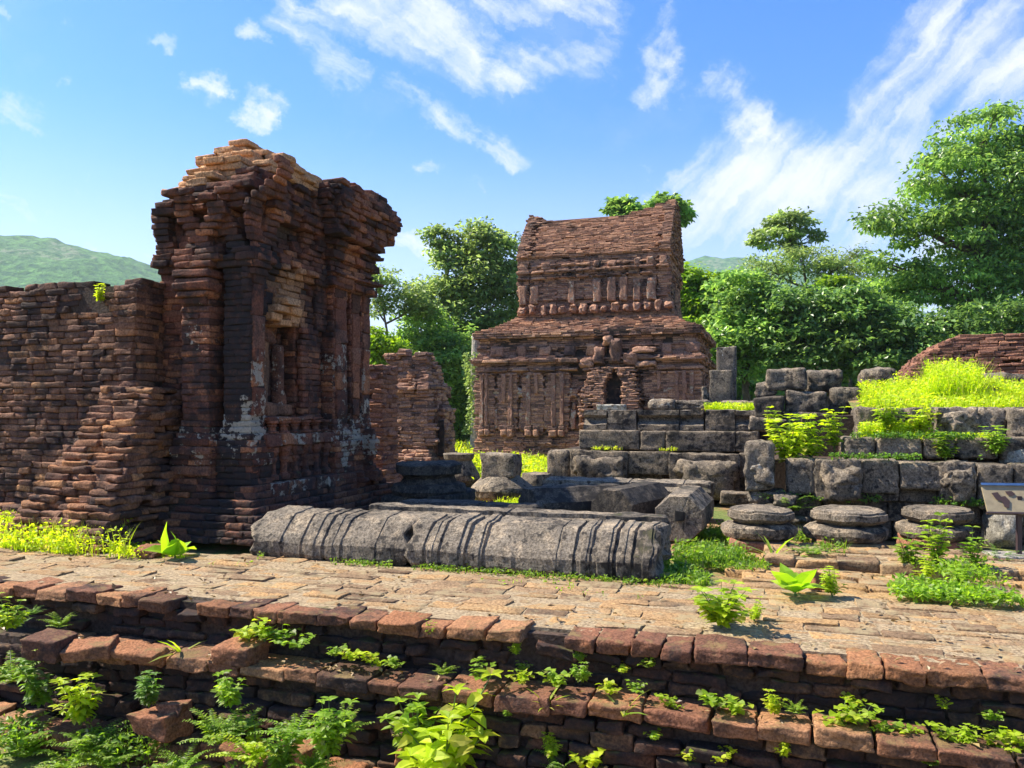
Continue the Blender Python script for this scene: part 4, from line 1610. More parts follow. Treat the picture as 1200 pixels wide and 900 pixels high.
# three lotus bases in front of the right terrace
for k, (px, py, lab) in enumerate([(902, 646, 'two tiered round lotus base with a chipped rim, left of the three before the terrace'), (1010, 648, 'largest two tiered lotus base, middle of the three before the right terrace'), (1118, 646, 'two tiered lotus base behind tall weeds, right of the three before the terrace')]):
    kx = (px - 600) / F
    Y = EYE * F / (py - YH)
    o = empty('lotus_base', lab, 'column base', (kx * Y, Y + .38, -.04), ROT + 6 * k, 'round lotus bases before the terrace')
    s = .92 if k != 1 else 1.02
    mb = MB()
    block(mb, (0, -.04, .05), (.34 * s, .3, .08), r=.02, amp=.03, n=8, tone=.3, seed=k)
    mb.build('foot', M['mound'], o, True)
    mb = MB()
    lathe(mb, [(.26 * s, .10), (.40 * s, .15), (.425 * s, .20), (.42 * s, .25), (.36 * s, .29), (.2, .30)], 40, (0, 0), .02, 50 + k)
    mb.build('lower_disc', M['tstone'], o)
    mb = MB()
    lathe(mb, [(.25 * s, .28), (.35 * s, .33), (.385 * s, .36), (.38 * s, .42), (.36 * s, .425), (.355 * s, .445), (.3 * s, .46), (.1, .465)], 40, (.02, 0), .016, 70 + k)
    mb.build('upper_disc', M['tstone'], o)

# ------------------------------------------------------------------ left part of the terrace
SA, SB = -3.6, 13.55
tl = empty('stone_terrace', 'stepped dark stone terrace of carved blocks in front of the temple doorway', 'stone terrace', W(SA, SB), ROT)


def sx(px, dy=0.0, b=SB, a=SA):
    return on_b(px, b + dy)[0] - a


def blk(parent, x0, x1, y0, y1, z0, z1, mat='tstone', r=.012, amp=.011, n=12, name='stone_block', fs=10, tone=0, lich=0, jit=.01):
    mb = MB()
    block(mb, ((x0 + x1) / 2, (y0 + y1) / 2, (z0 + z1) / 2), ((x1 - x0) / 2 - .003, (y1 - y0) / 2, (z1 - z0) / 2 - .001), r=r * .8, amp=amp * .8, fs=fs, n=n, tone=tone, lich=lich, jit=jit * .5, tilt=.003)
    return mb.build(name, M[mat], parent, True)


def carved(parent, xc, w, z0, z1, y, bulge, seed, mat='tstone'):
    """worn makara head: a bulging block with snout, brow and cheek lumps"""
    mb = MB()
    hz = (z1 - z0) / 2
    zc = (z0 + z1) / 2
    block(mb, (xc, y + .2, zc), (w / 2, .22, hz), r=.02, amp=.02, n=12, fs=8, seed=seed)
    block(mb, (xc + w * .05, y - bulge * .45, zc - hz * .1), (w * .36, bulge * .6, hz * .8), r=.14, amp=.05, n=12, fs=4, seed=seed + 1)
    block(mb, (xc - w * .25, y - bulge * .35, zc + hz * .35), (w * .16, bulge * .5, hz * .4), r=.1, amp=.04, n=8, fs=6, seed=seed + 2)
    block(mb, (xc + w * .28, y - bulge * .3, zc + hz * .25), (w * .18, bulge * .5, hz * .5), r=.1, amp=.04, n=8, fs=6, seed=seed + 3)
    return mb.build('carved_block', M[mat], parent, True)


blk(tl, sx(640), sx(668), 0, .5, 0, .78, r=.06)
carved(tl, sx(702), sx(736) - sx(669), .0, .78, -.05, .22, 5)
blk(tl, sx(736), sx(775), .2, .6, 0, .4, tone=-.6)  # set-back block, the shadow in the recess put into its tone
blk(tl, sx(736), sx(785), .02, .5, .4, .78)
carved(tl, sx(826), sx(868) - sx(786), .0, .76, -.1, .32, 12)
blk(tl, sx(866), sx(895), -.05, .5, .38, .78)
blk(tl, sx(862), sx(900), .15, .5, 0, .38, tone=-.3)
for p0, p1 in ((678, 749), (750, 780), (780, 862), (862, 890)):
    blk(tl, sx(p0, .15), sx(p1, .15), .15, .7, .79, 1.13, r=.025, amp=.012)
MOULD = [(0, 0), (0, .09), (.05, .12), (.10, .17), (.10, .21), (.02, .25), (0, .27), (0, .35), (.6, .35), (.6, 0)]
PLAIN = [(0, 0), (-.01, .12), (.0, .35), (.6, .35), (.6, 0)]
for i, (p0, p1, pf) in enumerate(((684, 711, MOULD), (712, 746, PLAIN), (747, 796, MOULD), (797, 825, MOULD), (827, 862, PLAIN), (862, 892, MOULD))):
    x0, x1 = sx(p0, .4), sx(p1, .4)
    mb = MB()
    prism(mb, [(.4 + y, 1.14 + z) for y, z in pf], x0, x1 - .012, 10, .014, 5, seed=i)
    mb.build('moulded_block', M['tstone'], tl)
blk(tl, sx(760, 1.0), sx(792, 1.0), .9, 1.3, 1.48, 1.68, r=.08, amp=.03, lich=.4)
blk(tl, sx(790, 1.0), sx(832, 1.0), 1.0, 1.5, 1.48, 1.67, r=.06, amp=.03)
blk(tl, sx(845, 1.2), sx(892, 1.2), 1.2, 1.6, 1.5, 1.66, r=.05, amp=.03)
mb = MB()
box(mb, sx(640) + .1, .35, 0, 5.6, 4.6, .76)
box(mb, sx(684, .4), .6, .7, 5.6, 4.5, 1.45)
mb.build('earth_fill', M['core'], tl)

# pillar stones standing on the terrace
pl = empty('stone_stele', 'short upright stone post standing on the terrace against the dark trees', 'stone post', (at(845, 480, 15.1).x, 15.1, 1.45), ROT)
mb = MB()
block(mb, (0, 0, .36), (.21, .16, .42), r=.02, amp=.012, n=12, seed=3)
mb.build('front_block', M['stone'], pl, True)
st2 = empty('stone_stele', 'taller slim pale stone post rising just behind the short one on the terrace', 'stone post', (at(851, 480, 15.5).x, 15.5, 1.45), ROT)
mb = MB()
block(mb, (0, 0, .62), (.18, .14, .66), r=.02, amp=.01, n=12, seed=5, lich=.3)
mb.build('shaft', M['stone'], st2, True)


def boulder(label, px0, px1, py0, py1, Y, mat='tstone', r=.05, amp=.03, d=.5, group='loose stones on the terrace', tone=0, yaw=0):
    p = at((px0 + px1) / 2, py1, Y)
    w = (px1 - px0) / F * Y
    hh = (py1 - py0) / F * Y
    mb = MB()
    block(mb, (0, 0, hh / 2), (w / 2, d / 2, hh / 2), r=r, amp=amp, n=12, fs=4, tone=tone, tilt=.04)
    o = mb.build('stone_block', M[mat], None, True)
    o.location = (p.x, p.y + d / 2, p.z)
    o.rotation_euler = (0, 0, R(ROT + yaw))
    return tag(o, label, 'stone block', group)


boulder('round worn block beside the foot of the short stone post', 824, 832, 452, 472, 15.0, d=.3)

# ------------------------------------------------------------------ right part of the terrace, nearer
QA, QB = -.156, 10.25
tr = empty('stone_terrace', 'nearer right hand terrace of big dark carved blocks with grass growing on its steps', 'stone terrace', W(QA, QB), ROT)
qx = lambda px, dy=0.0: sx(px, dy, QB, QA)


def ztop(py, px, dy=0.0):
    return EYE - (py - YH) / F * on_b(px, QB + dy)[1]


# bottom course
for i, (p0, p1) in enumerate(((884, 925), (926, 965), (966, 1040), (1041, 1095), (1096, 1150), (1151, 1210), (1211, 1290))):
    blk(tr, qx(p0, .12), qx(p1, .12), .12 + .05 * (i % 2), .7, .16, .40, r=.03, amp=.02)
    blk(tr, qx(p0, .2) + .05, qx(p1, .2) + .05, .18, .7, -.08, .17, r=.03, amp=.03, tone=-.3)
# row of carved blocks
blk(tr, qx(921), qx(958), .0, .6, .46, .90, r=.04)
carved(tr, qx(982), qx(1010) - qx(955), .40, .90, -.05, .2, 31)
blk(tr, qx(1010), qx(1054), .0, .6, .50, .90, r=.03)
blk(tr, qx(1010), qx(1054), .06, .6, .40, .50, r=.02)
blk(tr, qx(1055), qx(1105), -.02, .6, .56, .88, r=.03)
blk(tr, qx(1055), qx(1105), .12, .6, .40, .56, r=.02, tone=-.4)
carved(tr, qx(1122), qx(1145) - qx(1104), .40, .88, .0, .14, 37)
blk(tr, qx(1146), qx(1186), -.06, .6, .36, .87, r=.04)
blk(tr, qx(1187), qx(1230), -.04, .6, .40, .88, r=.04, tone=-.1)
blk(tr, qx(1231), qx(1310), 0, .6, .40, .88, r=.04)
# corner stone with a pale broken patch and the rough steps under it
mb = MB()
block(mb, (qx(891), .1, .80), (.16, .25, .30), r=.06, amp=.035, n=12, fs=4, seed=6)
block(mb, (qx(893), -.12, .70), (.10, .08, .12), r=.04, amp=.04, n=12, fs=5, seed=7, lich=.55)
mb.build('carved_block', M['tstone'], tr, True)
for p0, p1, dy, z0, z1 in ((876, 922, -.1, .34, .50), (880, 930, -.2, .2, .34), (905, 935, -.25, .34, .47), (900, 950, -.3, -.05, .2)):
    blk(tr, qx(p0, dy), qx(p1, dy), dy, .3, z0, z1, mat='stone', r=.04, amp=.035)
# ledge
for p0, p1 in ((989, 1027), (1028, 1082), (1083, 1121), (1122, 1172), (1173, 1240), (1241, 1330)):
    blk(tr, qx(p0, .4), qx(p1, .4), .4 + random.uniform(0, .04), 1.0, .91, ztop(513, p0, .4), r=.035, amp=.018)
# upper row
zt = ztop(478, 1100, .95)
for p0, p1, y in ((1003, 1030, 1.0), (1031, 1062, 1.05), (1063, 1097, 1.1), (1146, 1182, 1.05), (1183, 1230, .95), (1231, 1320, .95)):
    blk(tr, qx(p0, y), qx(p1, y), y, 1.7, 1.12, zt, r=.04, amp=.02)
carved(tr, qx(1120, .95), qx(1146, .95) - qx(1096, .95), 1.12, zt, .85, .12, 45)
mb = MB()
box(mb, qx(886), .42, -.05, 5.4, 5, .86)
box(mb, qx(989, .5), .8, .8, 5.4, 5, 1.1)
box(mb, qx(940, 1.3), 1.3, .8, 5.4, 5, 1.42)
mb.build('earth_fill', M['core'], tr)
# earth heaped on top
mb = MB()
nx, ny = 40, 40
X, Yv = np.meshgrid(np.linspace(qx(1003, 1.3), 5.6, nx), np.linspace(1.25, 7.5, ny))
Z = 1.40 + .42 * np.clip((Yv - 1.3) / 2.2, 0, 1) + .0 * X
P = np.stack([X, Yv, Z], 2)
P[:, :, 2] += fbm(P, 1.3, 8) * .06
mb.add(P.reshape(-1, 3), [[j * nx + i, j * nx + i + 1, (j + 1) * nx + i + 1, (j + 1) * nx + i] for j in range(ny - 1) for i in range(nx - 1)])
mb.build('earth_heap', M['ground'], tr, True)

for args in [
    ('dark squared block crowning the pile of stones at the terrace corner', 905, 950, 432, 457, 11.6, 'tstone', .03, .02, .5),
    ('lighter slanted block leaning beside the crowning dark block', 953, 990, 433, 460, 11.9, 'stone', .05, .035, .5),
    ('grooved two layered block at the left edge of the stone pile', 891, 924, 464, 490, 11.45, 'dstone', .02, .015, .5),
    ('square faced block in the middle of the stone pile below the crowning block', 928, 976, 458, 484, 11.5, 'tstone', .03, .02, .5),
    ('pale rough block at the right edge of the stone pile beside the tall grass', 980, 1017, 455, 484, 11.7, 'stone', .05, .03, .5),
    ('low flat slab under the middle of the stone pile', 926, 976, 484, 500, 11.35, 'tstone', .02, .015, .6),
    ('lower cracked slab above the bright weeds under the stone pile', 924, 978, 500, 512, 11.2, 'dstone', .02, .015, .6),
    ('small rubble block wedged left of the crowning block', 890, 915, 448, 465, 11.7, 'tstone', .04, .03, .4),
    ('flat slab carrying the left edge of the stone pile', 886, 926, 490, 506, 11.3, 'tstone', .03, .02, .5),
    ('grey boulder lying in the tall grass left of the red brick mound', 1018, 1058, 432, 452, 13.2, 'stone', .09, .04, .6),
    ('flat grey boulder in the grass at the right edge of the photo', 1160, 1215, 438, 458, 12.2, 'stone', .06, .04, .6),
    ('half buried grey slab in the tall grass below the red brick mound', 1130, 1180, 452, 470, 11.4, 'stone', .05, .03, .6),
]:
    boulder(*args)
boulder('pale carved baluster stone behind the information board', 1170, 1206, 600, 650, 8.75, 'pale', .12, .05, .4, group=None)
boulder('pale lichen covered stone on the step above the information board', 1186, 1216, 528, 572, 9.2, 'pale', .06, .04, .3, group=None)
boulder('low slab beside the path left of the terrace corner', 850, 884, 578, 592, 12.2, 'tstone', .03, .02, .4)

# red brick mound on the terrace
bm = empty('brick_mound', 'low rounded mound of bare red bricks on top of the right terrace', 'ruin', (at(1160, 480, 14.0).x, 14.0, 1.75), ROT)
mb = MB()
B = Bricks()
z, h = -.1, .058
while z < 1.06:
    f = max(0, z) / 1.07
    poly = rect(-1.55 * (1 - f) ** .45 - .12, -.7 * (1 - .45 * f), 2.2, 1.2)
    course(B, poly, z, h, L=.22, dep=.4, jit=.014, miss=.02, fn=lambda x, y, q: (.2 * random.random(), 0, .03 * random.random()))
    B.add((.4 + .5 * f, .2, z + h / 2), (1.3 * (1 - f) ** .45 + .3, .5, h / 2), 0, .1)
    z += h
B.into(mb, jit=.006, ch=.010, tilt=.01)
mb.build('wall', M['mound'], bm)

# worn brick steps right of the paved wall
for k, (px, py, w, lab) in enumerate([(1110, 672, 3.2, 'low worn brick step in front of the right terrace, overgrown with weeds'), ]):
    a, b = plane(px, py, 0.0)
    o = empty('brick_step', lab, 'brick step', W(a, b, 0), ROT)
    mb = MB()
    B = Bricks()
    y = 0
    while y < .9:
        wv = random.uniform(.15, .2)
        row(B, -w / 2, w / 2 + .8, y, y + wv, .07 - .0 * y, .11, .34, jz=.012, jy=.02, tone=lambda x: random.choice((0, 0, .2, .4)), miss=.06)
        y += wv
    B.into(mb, hi=5, jit=.01, ch=.016, amp=.01, tilt=.03, fs=10)
    mb.build('paving', M['paving'], o, True)
    mb = MB()
    box(mb, -w / 2 + .05, .04, -.06, w / 2 + .8, .9, .05)
    mb.build('joint_filling', M['soilfill'], o)

# ------------------------------------------------------------------ information board
ib = empty('information_board', 'tilted tan information board with a dark map on a brown steel post', 'sign', (at(1194, 480, 7.75).x, 7.75, -.05), -8)
mb = MB()
block(mb, (.05, 0, .05), (.33, .2, .07), r=.015, amp=.006, n=8, seed=2)
mb.build('foot', M['conc'], ib, True)
mb = MB()
box(mb, -.02, -.02, .1, .02, .02, .70)
mb.build('post', M['post'], ib)


def tilted(mb, x0, x1, u0, u1, w0, w1, ang=30, ox=0, oz=.66, oy=.0):
    c_, s_ = math.cos(R(ang)), math.sin(R(ang))
    P = []
    for w in (w0, w1):
        for x, u in ((x0, u0), (x1, u0), (x1, u1), (x0, u1)):
            P.append((ox + x, oy + u * s_ - w * c_, oz + u * c_ + w * s_))
    mb.add(P, [[0, 3, 2, 1], [4, 5, 6, 7], [0, 1, 5, 4], [1, 2, 6, 5], [2, 3, 7, 6], [3, 0, 4, 7]])


mb = MB()
tilted(mb, -.32, .55, -.14, .14, 0, .018)
bd = mb.build('panel', M['board'], ib)
mb = MB()
tilted(mb, -.33, .56, .14, .165, -.015, .04)
mb.build('rim', M['rim'], bd)
mb = MB()
tilted(mb, -.33, .56, -.155, -.14, -.01, .03)
mb.build('rim', M['post'], bd)
mb = MB()
c_, s_ = math.cos(R(30)), math.sin(R(30))
for poly in ([(-.25, .06), (-.19, .07), (-.17, .02), (-.13, .03), (-.1, -.02), (-.12, -.1), (-.16, -.09), (-.17, -.03), (-.22, -.01)], [(-.12, .08), (-.06, .085), (-.03, .05), (-.07, .03), (-.11, .045)], [(.12, .07), (.3, .08), (.34, .0), (.22, -.06), (.1, -.02)], [(.38, .06), (.47, .06), (.46, -.06), (.4, -.05)]):
    from mathutils.geometry import tessellate_polygon
    P = [(x, u * s_ - .029 * c_, .66 + u * c_ + .029 * s_) for x, u in poly]
    mb.add(P, None, [tuple(t) for t in tessellate_polygon([[Vector((x, u, 0)) for x, u in poly]])])
mb.build('map_drawing', M['boardmark'], bd)
# ------------------------------------------------------------------ leaves, trees
def unit(v):
    return v / np.maximum(np.linalg.norm(v, axis=-1, keepdims=True), 1e-9)


def leaves(mb, P, L, wid, up=0.5, droop=0.3, out=None, tone=0.0):
    """one folded rhombus per leaf"""
    N = len(P)
    d = rng.normal(0, 1, (N, 3))
    d[:, 2] = d[:, 2] * 0.5 - droop
    if out is not None:
        d = d + out * 1.0
    d = unit(d)
    n = rng.normal(0, 1, (N, 3)) * (1 - up * .6)
    n[:, 2] += up * 1.6
    s = unit(np.cross(d, n))
    n = np.cross(s, d)
    l = L * rng.uniform(.6, 1.35, (N, 1))
    w = l * wid
    V = np.stack([P, P + d * l * .5 + s * w + n * w * .25, P + d * l - n * l * .12, P + d * l * .5 - s * w + n * w * .25], 1)
    b = np.arange(N)[:, None] * 4
    mb.add(V.reshape(-1, 3), b + np.array([[0, 1, 2, 3]]), None, np.repeat(tone, 4) if np.ndim(tone) else tone)


def big_leaves(mb, P, d, n, L, wid, droop=0.25):
    """leaf with a folded midrib and a bent tip"""
    N = len(P)
    d = unit(np.asarray(d, float))
    s = unit(np.cross(d, n))
    n = np.cross(s, d)
    L = np.asarray(L, float).reshape(-1, 1) * np.ones((N, 1))
    w = L * wid
    at_ = lambda f, sd, fold: P + d * L * f - n * L * droop * f * f + s * w * sd + n * w * fold
    V = np.stack([at_(0, 0, 0), at_(.33, 1, .25), at_(.36, 0, 0), at_(.33, -1, .25), at_(.7, .75, .2), at_(.72, 0, 0), at_(.7, -.75, .2), at_(1, 0, 0)], 1)
    q = np.array([[0, 1, 2, 3], [1, 4, 5, 2], [2, 5, 6, 3], [5, 4, 7, 6]])
    mb.add(V.reshape(-1, 3), (q[None] + (np.arange(N) * 8)[:, None, None]).reshape(-1, 4))


def tree(name, label, px, Y, ells, leaf, n, L=.28, wid=.28, bark='bark', tr=.22, base_px=None, group=None, clump=.34, hang=0.3, cat='tree', per=70, lean=0.0, limbs=True, up=.75):
    """ells: crown masses in photo pixels at distance Y: (px, py, rx, ry)"""
    s = Y / F
    n, L = int(n * 1.6), L * .78
    bx = ((px if base_px is None else base_px) - 600) * s
    o = empty(name, label, cat, (bx, Y, -.35), 0, group)
    mb = MB()
    cen, rad = [], []
    tot = sum(e[2] * e[3] for e in ells)
    allc = []
    for ex, ey, rx, ry in ells:
        c = np.array([(ex - 600) * s - bx, 0, EYE + (YH - ey) * s + .35])
        r = np.array([rx * s, max(rx, ry) * s * .85, ry * s])
        k = max(4, int(n * rx * ry / tot / per))
        v = unit(rng.normal(0, 1, (k, 3))) * (rng.uniform(.25, 1, (k, 1)) ** .45)
        v[:, 1] += rng.normal(0, .08, k)
        cc = c + v * r
        cr = clump * min(r[0], r[2]) * rng.uniform(.6, 1.4, k) + .12
        for q in range(k):
            m = int(per * rng.uniform(.6, 1.4))
            u_ = unit(rng.normal(0, 1, (m, 3))) * (rng.uniform(0, 1, (m, 1)) ** .5)
            u_[:, 2] = np.where(u_[:, 2] < 0, u_[:, 2] * .35, u_[:, 2])
            P = cc[q] + u_ * cr[q] * np.array([1.35, 1.35, .62])
            leaves(mb, P, L, wid, up, hang, u_ * .6, float(np.clip(rng.normal(0, .55), -1.1, 1.3)))
        allc.append((c, r, cc))
    crown = mb.build('crown', M[leaf], o)
    mb = MB()
    top = max(allc, key=lambda t: t[0][2])
    tp_ = Vector(top[0])
    pts = [Vector((0, 0, 0))]
    for f in (.2, .4, .6, .8, 1.0):
        pts.append(Vector((tp_.x * f ** 1.6 + .08 * tr * 8 * math.sin(f * 7 + Y), tp_.y * f, tp_.z * f)))
    tube(mb, pts, [tr * (1.35 if i == 0 else 1 - .8 * i / 5) for i in range(6)], 9)
    if limbs:
        for c, r, cc in allc:
            z0 = min(max(c[2] - r[2] * 1.2, tp_.z * .3), tp_.z * .9)
            f = z0 / tp_.z
            st = Vector((tp_.x * f ** 1.6, 0, z0))
            cv = Vector(c)
            tube(mb, [st, st.lerp(cv, .5) + Vector((0, 0, -.06 * r[0])), cv], [tr * .45, tr * .3, tr * .15], 6)
            for q in range(min(7, len(cc))):
                e = Vector(cc[q])
                b0 = st.lerp(cv, random.uniform(.4, 1))
                tube(mb, [b0, b0.lerp(e, .5) + Vector((0, 0, .05)), e], [tr * .18, tr * .11, tr * .05], 5)
    mb.build('trunk', M[bark], o)
    return o


TG = 'trees behind the ruins'
tree('tree', 'largest tree, tall with layered drooping green foliage, at the right edge of the photo', 1150, 34,
     [(1150, 158, 52, 34), (1105, 205, 55, 32), (1185, 215, 70, 50), (1068, 262, 55, 30), (1140, 275, 75, 42), (1225, 290, 70, 60), (1055, 318, 52, 28), (1115, 335, 70, 34), (1190, 350, 80, 40), (1260, 200, 60, 60)],
     'leaf_mid', 31000, L=.30, wid=.27, tr=.42, group=TG, hang=.7, clump=.5, per=170)
tree('tree', 'slender tree with a small flat topped crown standing above the middle woods', 925, 47, [(926, 262, 26, 14), (905, 278, 26, 12), (940, 282, 22, 12)], 'leaf_olive', 2200, L=.36, tr=.16, group=TG, clump=.5)
tree('tree', 'pale feathery tree with fine yellowish foliage between the slender tree and the largest tree', 965, 44, [(940, 305, 40, 18), (985, 312, 42, 22), (900, 315, 28, 20), (1000, 330, 36, 20)], 'leaf_olive', 5000, L=.3, wid=.2, tr=.18, group=TG, clump=.5)
tree('tree', 'bright yellow green leafy tree right against the temple', 822, 36, [(820, 335, 30, 24), (806, 352, 24, 20), (838, 360, 28, 24), (852, 338, 18, 14), (815, 385, 26, 24)], 'leaf_light', 4200, L=.38, wid=.3, tr=.16, group=TG, clump=.45, hang=.5)
tree('tree', 'dense rounded green tree behind the two stone posts', 880, 33, [(868, 345, 34, 30), (895, 358, 34, 30), (880, 395, 50, 36), (858, 412, 36, 34)], 'leaf_mid', 7500, L=.3, tr=.22, group=TG, clump=.4)
tree('tree', 'dense dark green tree behind the crowning stone block', 945, 32, [(930, 358, 38, 26), (960, 372, 42, 34), (938, 412, 50, 36), (975, 415, 36, 34)], 'leaf_dark', 8000, L=.3, tr=.22, group=TG, clump=.4)
tree('tree', 'broad dark tree with sunlit yellow top left of the largest tree', 1020, 31, [(1005, 362, 40, 24), (1040, 378, 40, 26), (1015, 412, 48, 34), (1058, 412, 40, 30)], 'leaf_dark', 7500, L=.3, tr=.22, group=TG, clump=.4)
tree('tree', 'young light green tree poking out between the dark trees', 1000, 38, [(985, 345, 30, 20), (1020, 350, 32, 20)], 'leaf_light', 2600, L=.36, tr=.14, group=TG, clump=.5)
tree('tree', 'shadowed dark tree under the largest tree and behind the red brick mound', 1140, 30, [(1110, 395, 46, 26), (1160, 385, 50, 30), (1215, 395, 50, 34), (1090, 420, 40, 24)], 'leaf_dark', 7000, L=.3, tr=.2, group=TG, clump=.4)
tree('tree', 'tall grey green tree with small leaves left of the temple', 556, 38, [(560, 282, 26, 22), (590, 300, 22, 24), (530, 300, 24, 18), (512, 278, 18, 12), (558, 330, 34, 30), (520, 345, 30, 24), (590, 350, 22, 34), (540, 375, 36, 26), (570, 395, 36, 24)], 'leaf_olive', 13000, L=.3, wid=.3, tr=.2, bark='palebark', group=TG, clump=.42, per=45)
tree('tree', 'open thin tree with bare forking branches beside the gate tower', 474, 33, [(448, 330, 20, 16), (470, 345, 26, 18), (440, 360, 18, 14), (490, 358, 22, 18), (436, 320, 12, 12)], 'leaf_olive', 1900, L=.26, wid=.25, tr=.11, group=TG, clump=.5, per=35)
tree('tree', 'bushy mid green tree above the small brick shrine', 505, 34, [(500, 385, 34, 28), (530, 415, 36, 32), (492, 420, 30, 24), (515, 455, 40, 34)], 'leaf_mid', 8500, L=.27, tr=.18, group=TG, clump=.42)
tree('tree', 'low bright green tree close behind the gate tower', 440, 30, [(440, 400, 22, 18), (458, 412, 22, 16), (432, 425, 22, 20)], 'leaf_light', 2600, L=.26, tr=.12, group=TG, clump=.45)
tree('tree', 'dark leafy tree in the gap between the small brick shrine and the temple', 560, 35, [(575, 440, 30, 36), (548, 470, 34, 40), (590, 480, 30, 40), (530, 500, 28, 26)], 'leaf_dark', 6500, L=.27, tr=.18, group=TG, clump=.42)
tree('tree', 'light green tree whose crown rises over the right end of the saddle roof', 765, 40, [(728, 244, 22, 9), (775, 240, 24, 10), (792, 250, 16, 11), (755, 262, 36, 16)], 'leaf_mid', 4200, L=.4, wid=.3, tr=.22, group=TG, clump=.5)

# trunk wrapped in creeper beside the temple
o = empty('vine_covered_trunk', 'pale straight tree trunk wrapped in grey green creeper left of the temple', 'tree', (at(558, 480, 29).x, 29, -.3), 0)
mb = MB()
tube(mb, [(0, 0, 0), (.02, 0, 1.5), (-.03, 0, 3.2), (0, 0, 4.6)], [.26, .21, .18, .15], 12)
mb.build('trunk', M['palebark'], o)
mb = MB()
th = rng.uniform(0, 2 * math.pi, 1500)
zz = rng.uniform(.9, 3.9, 1500)
rr = .27 + .12 * rng.random(1500) + .1 * np.sin(zz * 2.2)
leaves(mb, np.stack([rr * np.cos(th), rr * np.sin(th), zz], 1), .12, .35, .3, .4)
mb.build('creeper', M['leaf_olive'], o)

# the far wood, one mass behind the single trees
mb = MB()
for x0, x1, top in ((-18, 2, 7.6), (9, 42, 7.6), (-60, -16, 5.5)):
    n = int(5200 * (x1 - x0) / 26)
    X = rng.uniform(x0, x1, n)
    Yw = rng.uniform(46, 56, n)
    hh = top * (.75 + .3 * vnoise(np.stack([X * .35, Yw * .1, X * 0], 1), 1, 4))
    Z = hh * rng.uniform(0, 1, n) ** .6
    k = np.repeat(np.arange(n), 6)
    P = np.stack([X, Yw, Z], 1)[k] + rng.normal(0, .35, (len(k), 3))
    leaves(mb, P, .6, .3, .5, .3)
tag(mb.build('far_woods', M['leaf_mid']), 'far woods filling the gaps behind the single trees', 'woods', kind='stuff')

# ------------------------------------------------------------------ grass
def blades(mb, P, H, wid=.006, bend=.4):
    N = len(P)
    h = (H * rng.uniform(.5, 1.3, N))[:, None]
    az = rng.uniform(0, 2 * math.pi, N)
    d = np.stack([np.cos(az), np.sin(az), np.zeros(N)], 1)
    s = np.stack([-np.sin(az), np.cos(az), np.zeros(N)], 1)
    up = np.array([[0, 0, 1.0]])
    w = wid * rng.uniform(.7, 1.4, (N, 1))
    b = bend * rng.uniform(.2, 1.3, (N, 1))
    m = P + up * h * .55 + d * h * b * .25
    t = P + up * h + d * h * b
    V = np.stack([P - s * w, P + s * w, m + s * w * .8, m - s * w * .8, t], 1)
    k = (np.arange(N) * 5)[:, None]
    mb.add(V.reshape(-1, 3), k + np.array([[0, 1, 2, 3]]), k + np.array([[3, 2, 4]]))


def patch(n, px0, px1, b0, b1, zf, dens_seed=0, thr=-.2, sc=1.2):
    """random points between photo columns on the ground strip b0..b1; zf height"""
    b = rng.uniform(b0, b1, n)
    px = rng.uniform(px0, px1, n)
    k = (px - 600) / F
    Y = b / (cs + sn * k)
    P = np.stack([k * Y, Y, np.zeros(n)], 1)
    P[:, 2] = zf if not callable(zf) else zf(P)
    keep = vnoise(P * np.array([1, 1, 0]), sc, dens_seed) > thr
    return P[keep]


def grass(label, chunks, mat='grass', name='grass'):
    mb = MB()
    for P, H, w, leafy, L in chunks:
        if leafy < 1:
            m = rng.random(len(P)) > leafy
            blades(mb, P[m], H, w)
        if leafy > 0:
            m = rng.random(len(P)) < leafy
            Q = P[m].copy()
            # little upright weeds: several leaves up each stalk
            for f in (.35, .6, .8, 1.0):
                q = Q + rng.normal(0, L * .5, Q.shape)
                q[:, 2] = Q[:, 2] + H * f * rng.uniform(.5, 1.1, len(Q))
                leaves(mb, q, L, .28, .55, -.1, None, rng.normal(0, .35, len(q)))
    o = mb.build(name, M[mat])
    return tag(o, label, 'grass', kind='stuff')


grass('bright feathery grass and weeds along the foot of the left brick wall', [
    (patch(2600, -60, 165, 6.35, 7.2, -.03, 3, -.5), .13, .005, .75, .045),
    (patch(2600, -60, 150, 6.3, 7.3, -.03, 4, -.4), .30, .004, .5, .05),
    (patch(500, 120, 215, 6.5, 7.0, -.03, 5, -.2), .08, .005, .6, .04)])
grass('green grass along the path and in the shade by the terrace corner', [
    (patch(3200, 790, 885, 7.9, 10.1, -.05, 6, -.25, 1.6), .17, .006, .3, .05),
    (patch(1500, 800, 900, 7.4, 8.4, -.03, 7, .1, 2.2), .06, .005, .2, .04),
    (patch(1600, 770, 830, 6.85, 8.0, -.05, 27, -.3, 2.2), .12, .005, .4, .05),
    (patch(1500, 850, 990, 8.6, 9.8, -.05, 8, -.1, 2.0), .18, .006, .4, .05)], 'weed_dark')
grass('sunlit grass between the column bases and the temple', [
    (patch(2600, 535, 660, 10.8, 13.0, -.06, 9, -.1, 1.3), .16, .008, .3, .06),
    (patch(3600, 520, 690, 14.5, 22.5, -.06, 10, -.35, .8), .3, .012, .3, .1),
    (patch(2200, 340, 560, 22, 30, -.1, 10, -.5, .8), .35, .02, .3, .12)])


def heap_z(P):
    b = P[:, 0] * sn + P[:, 1] * cs - QB
    return 1.38 + .42 * np.clip((b - 1.3) / 2.2, 0, 1)


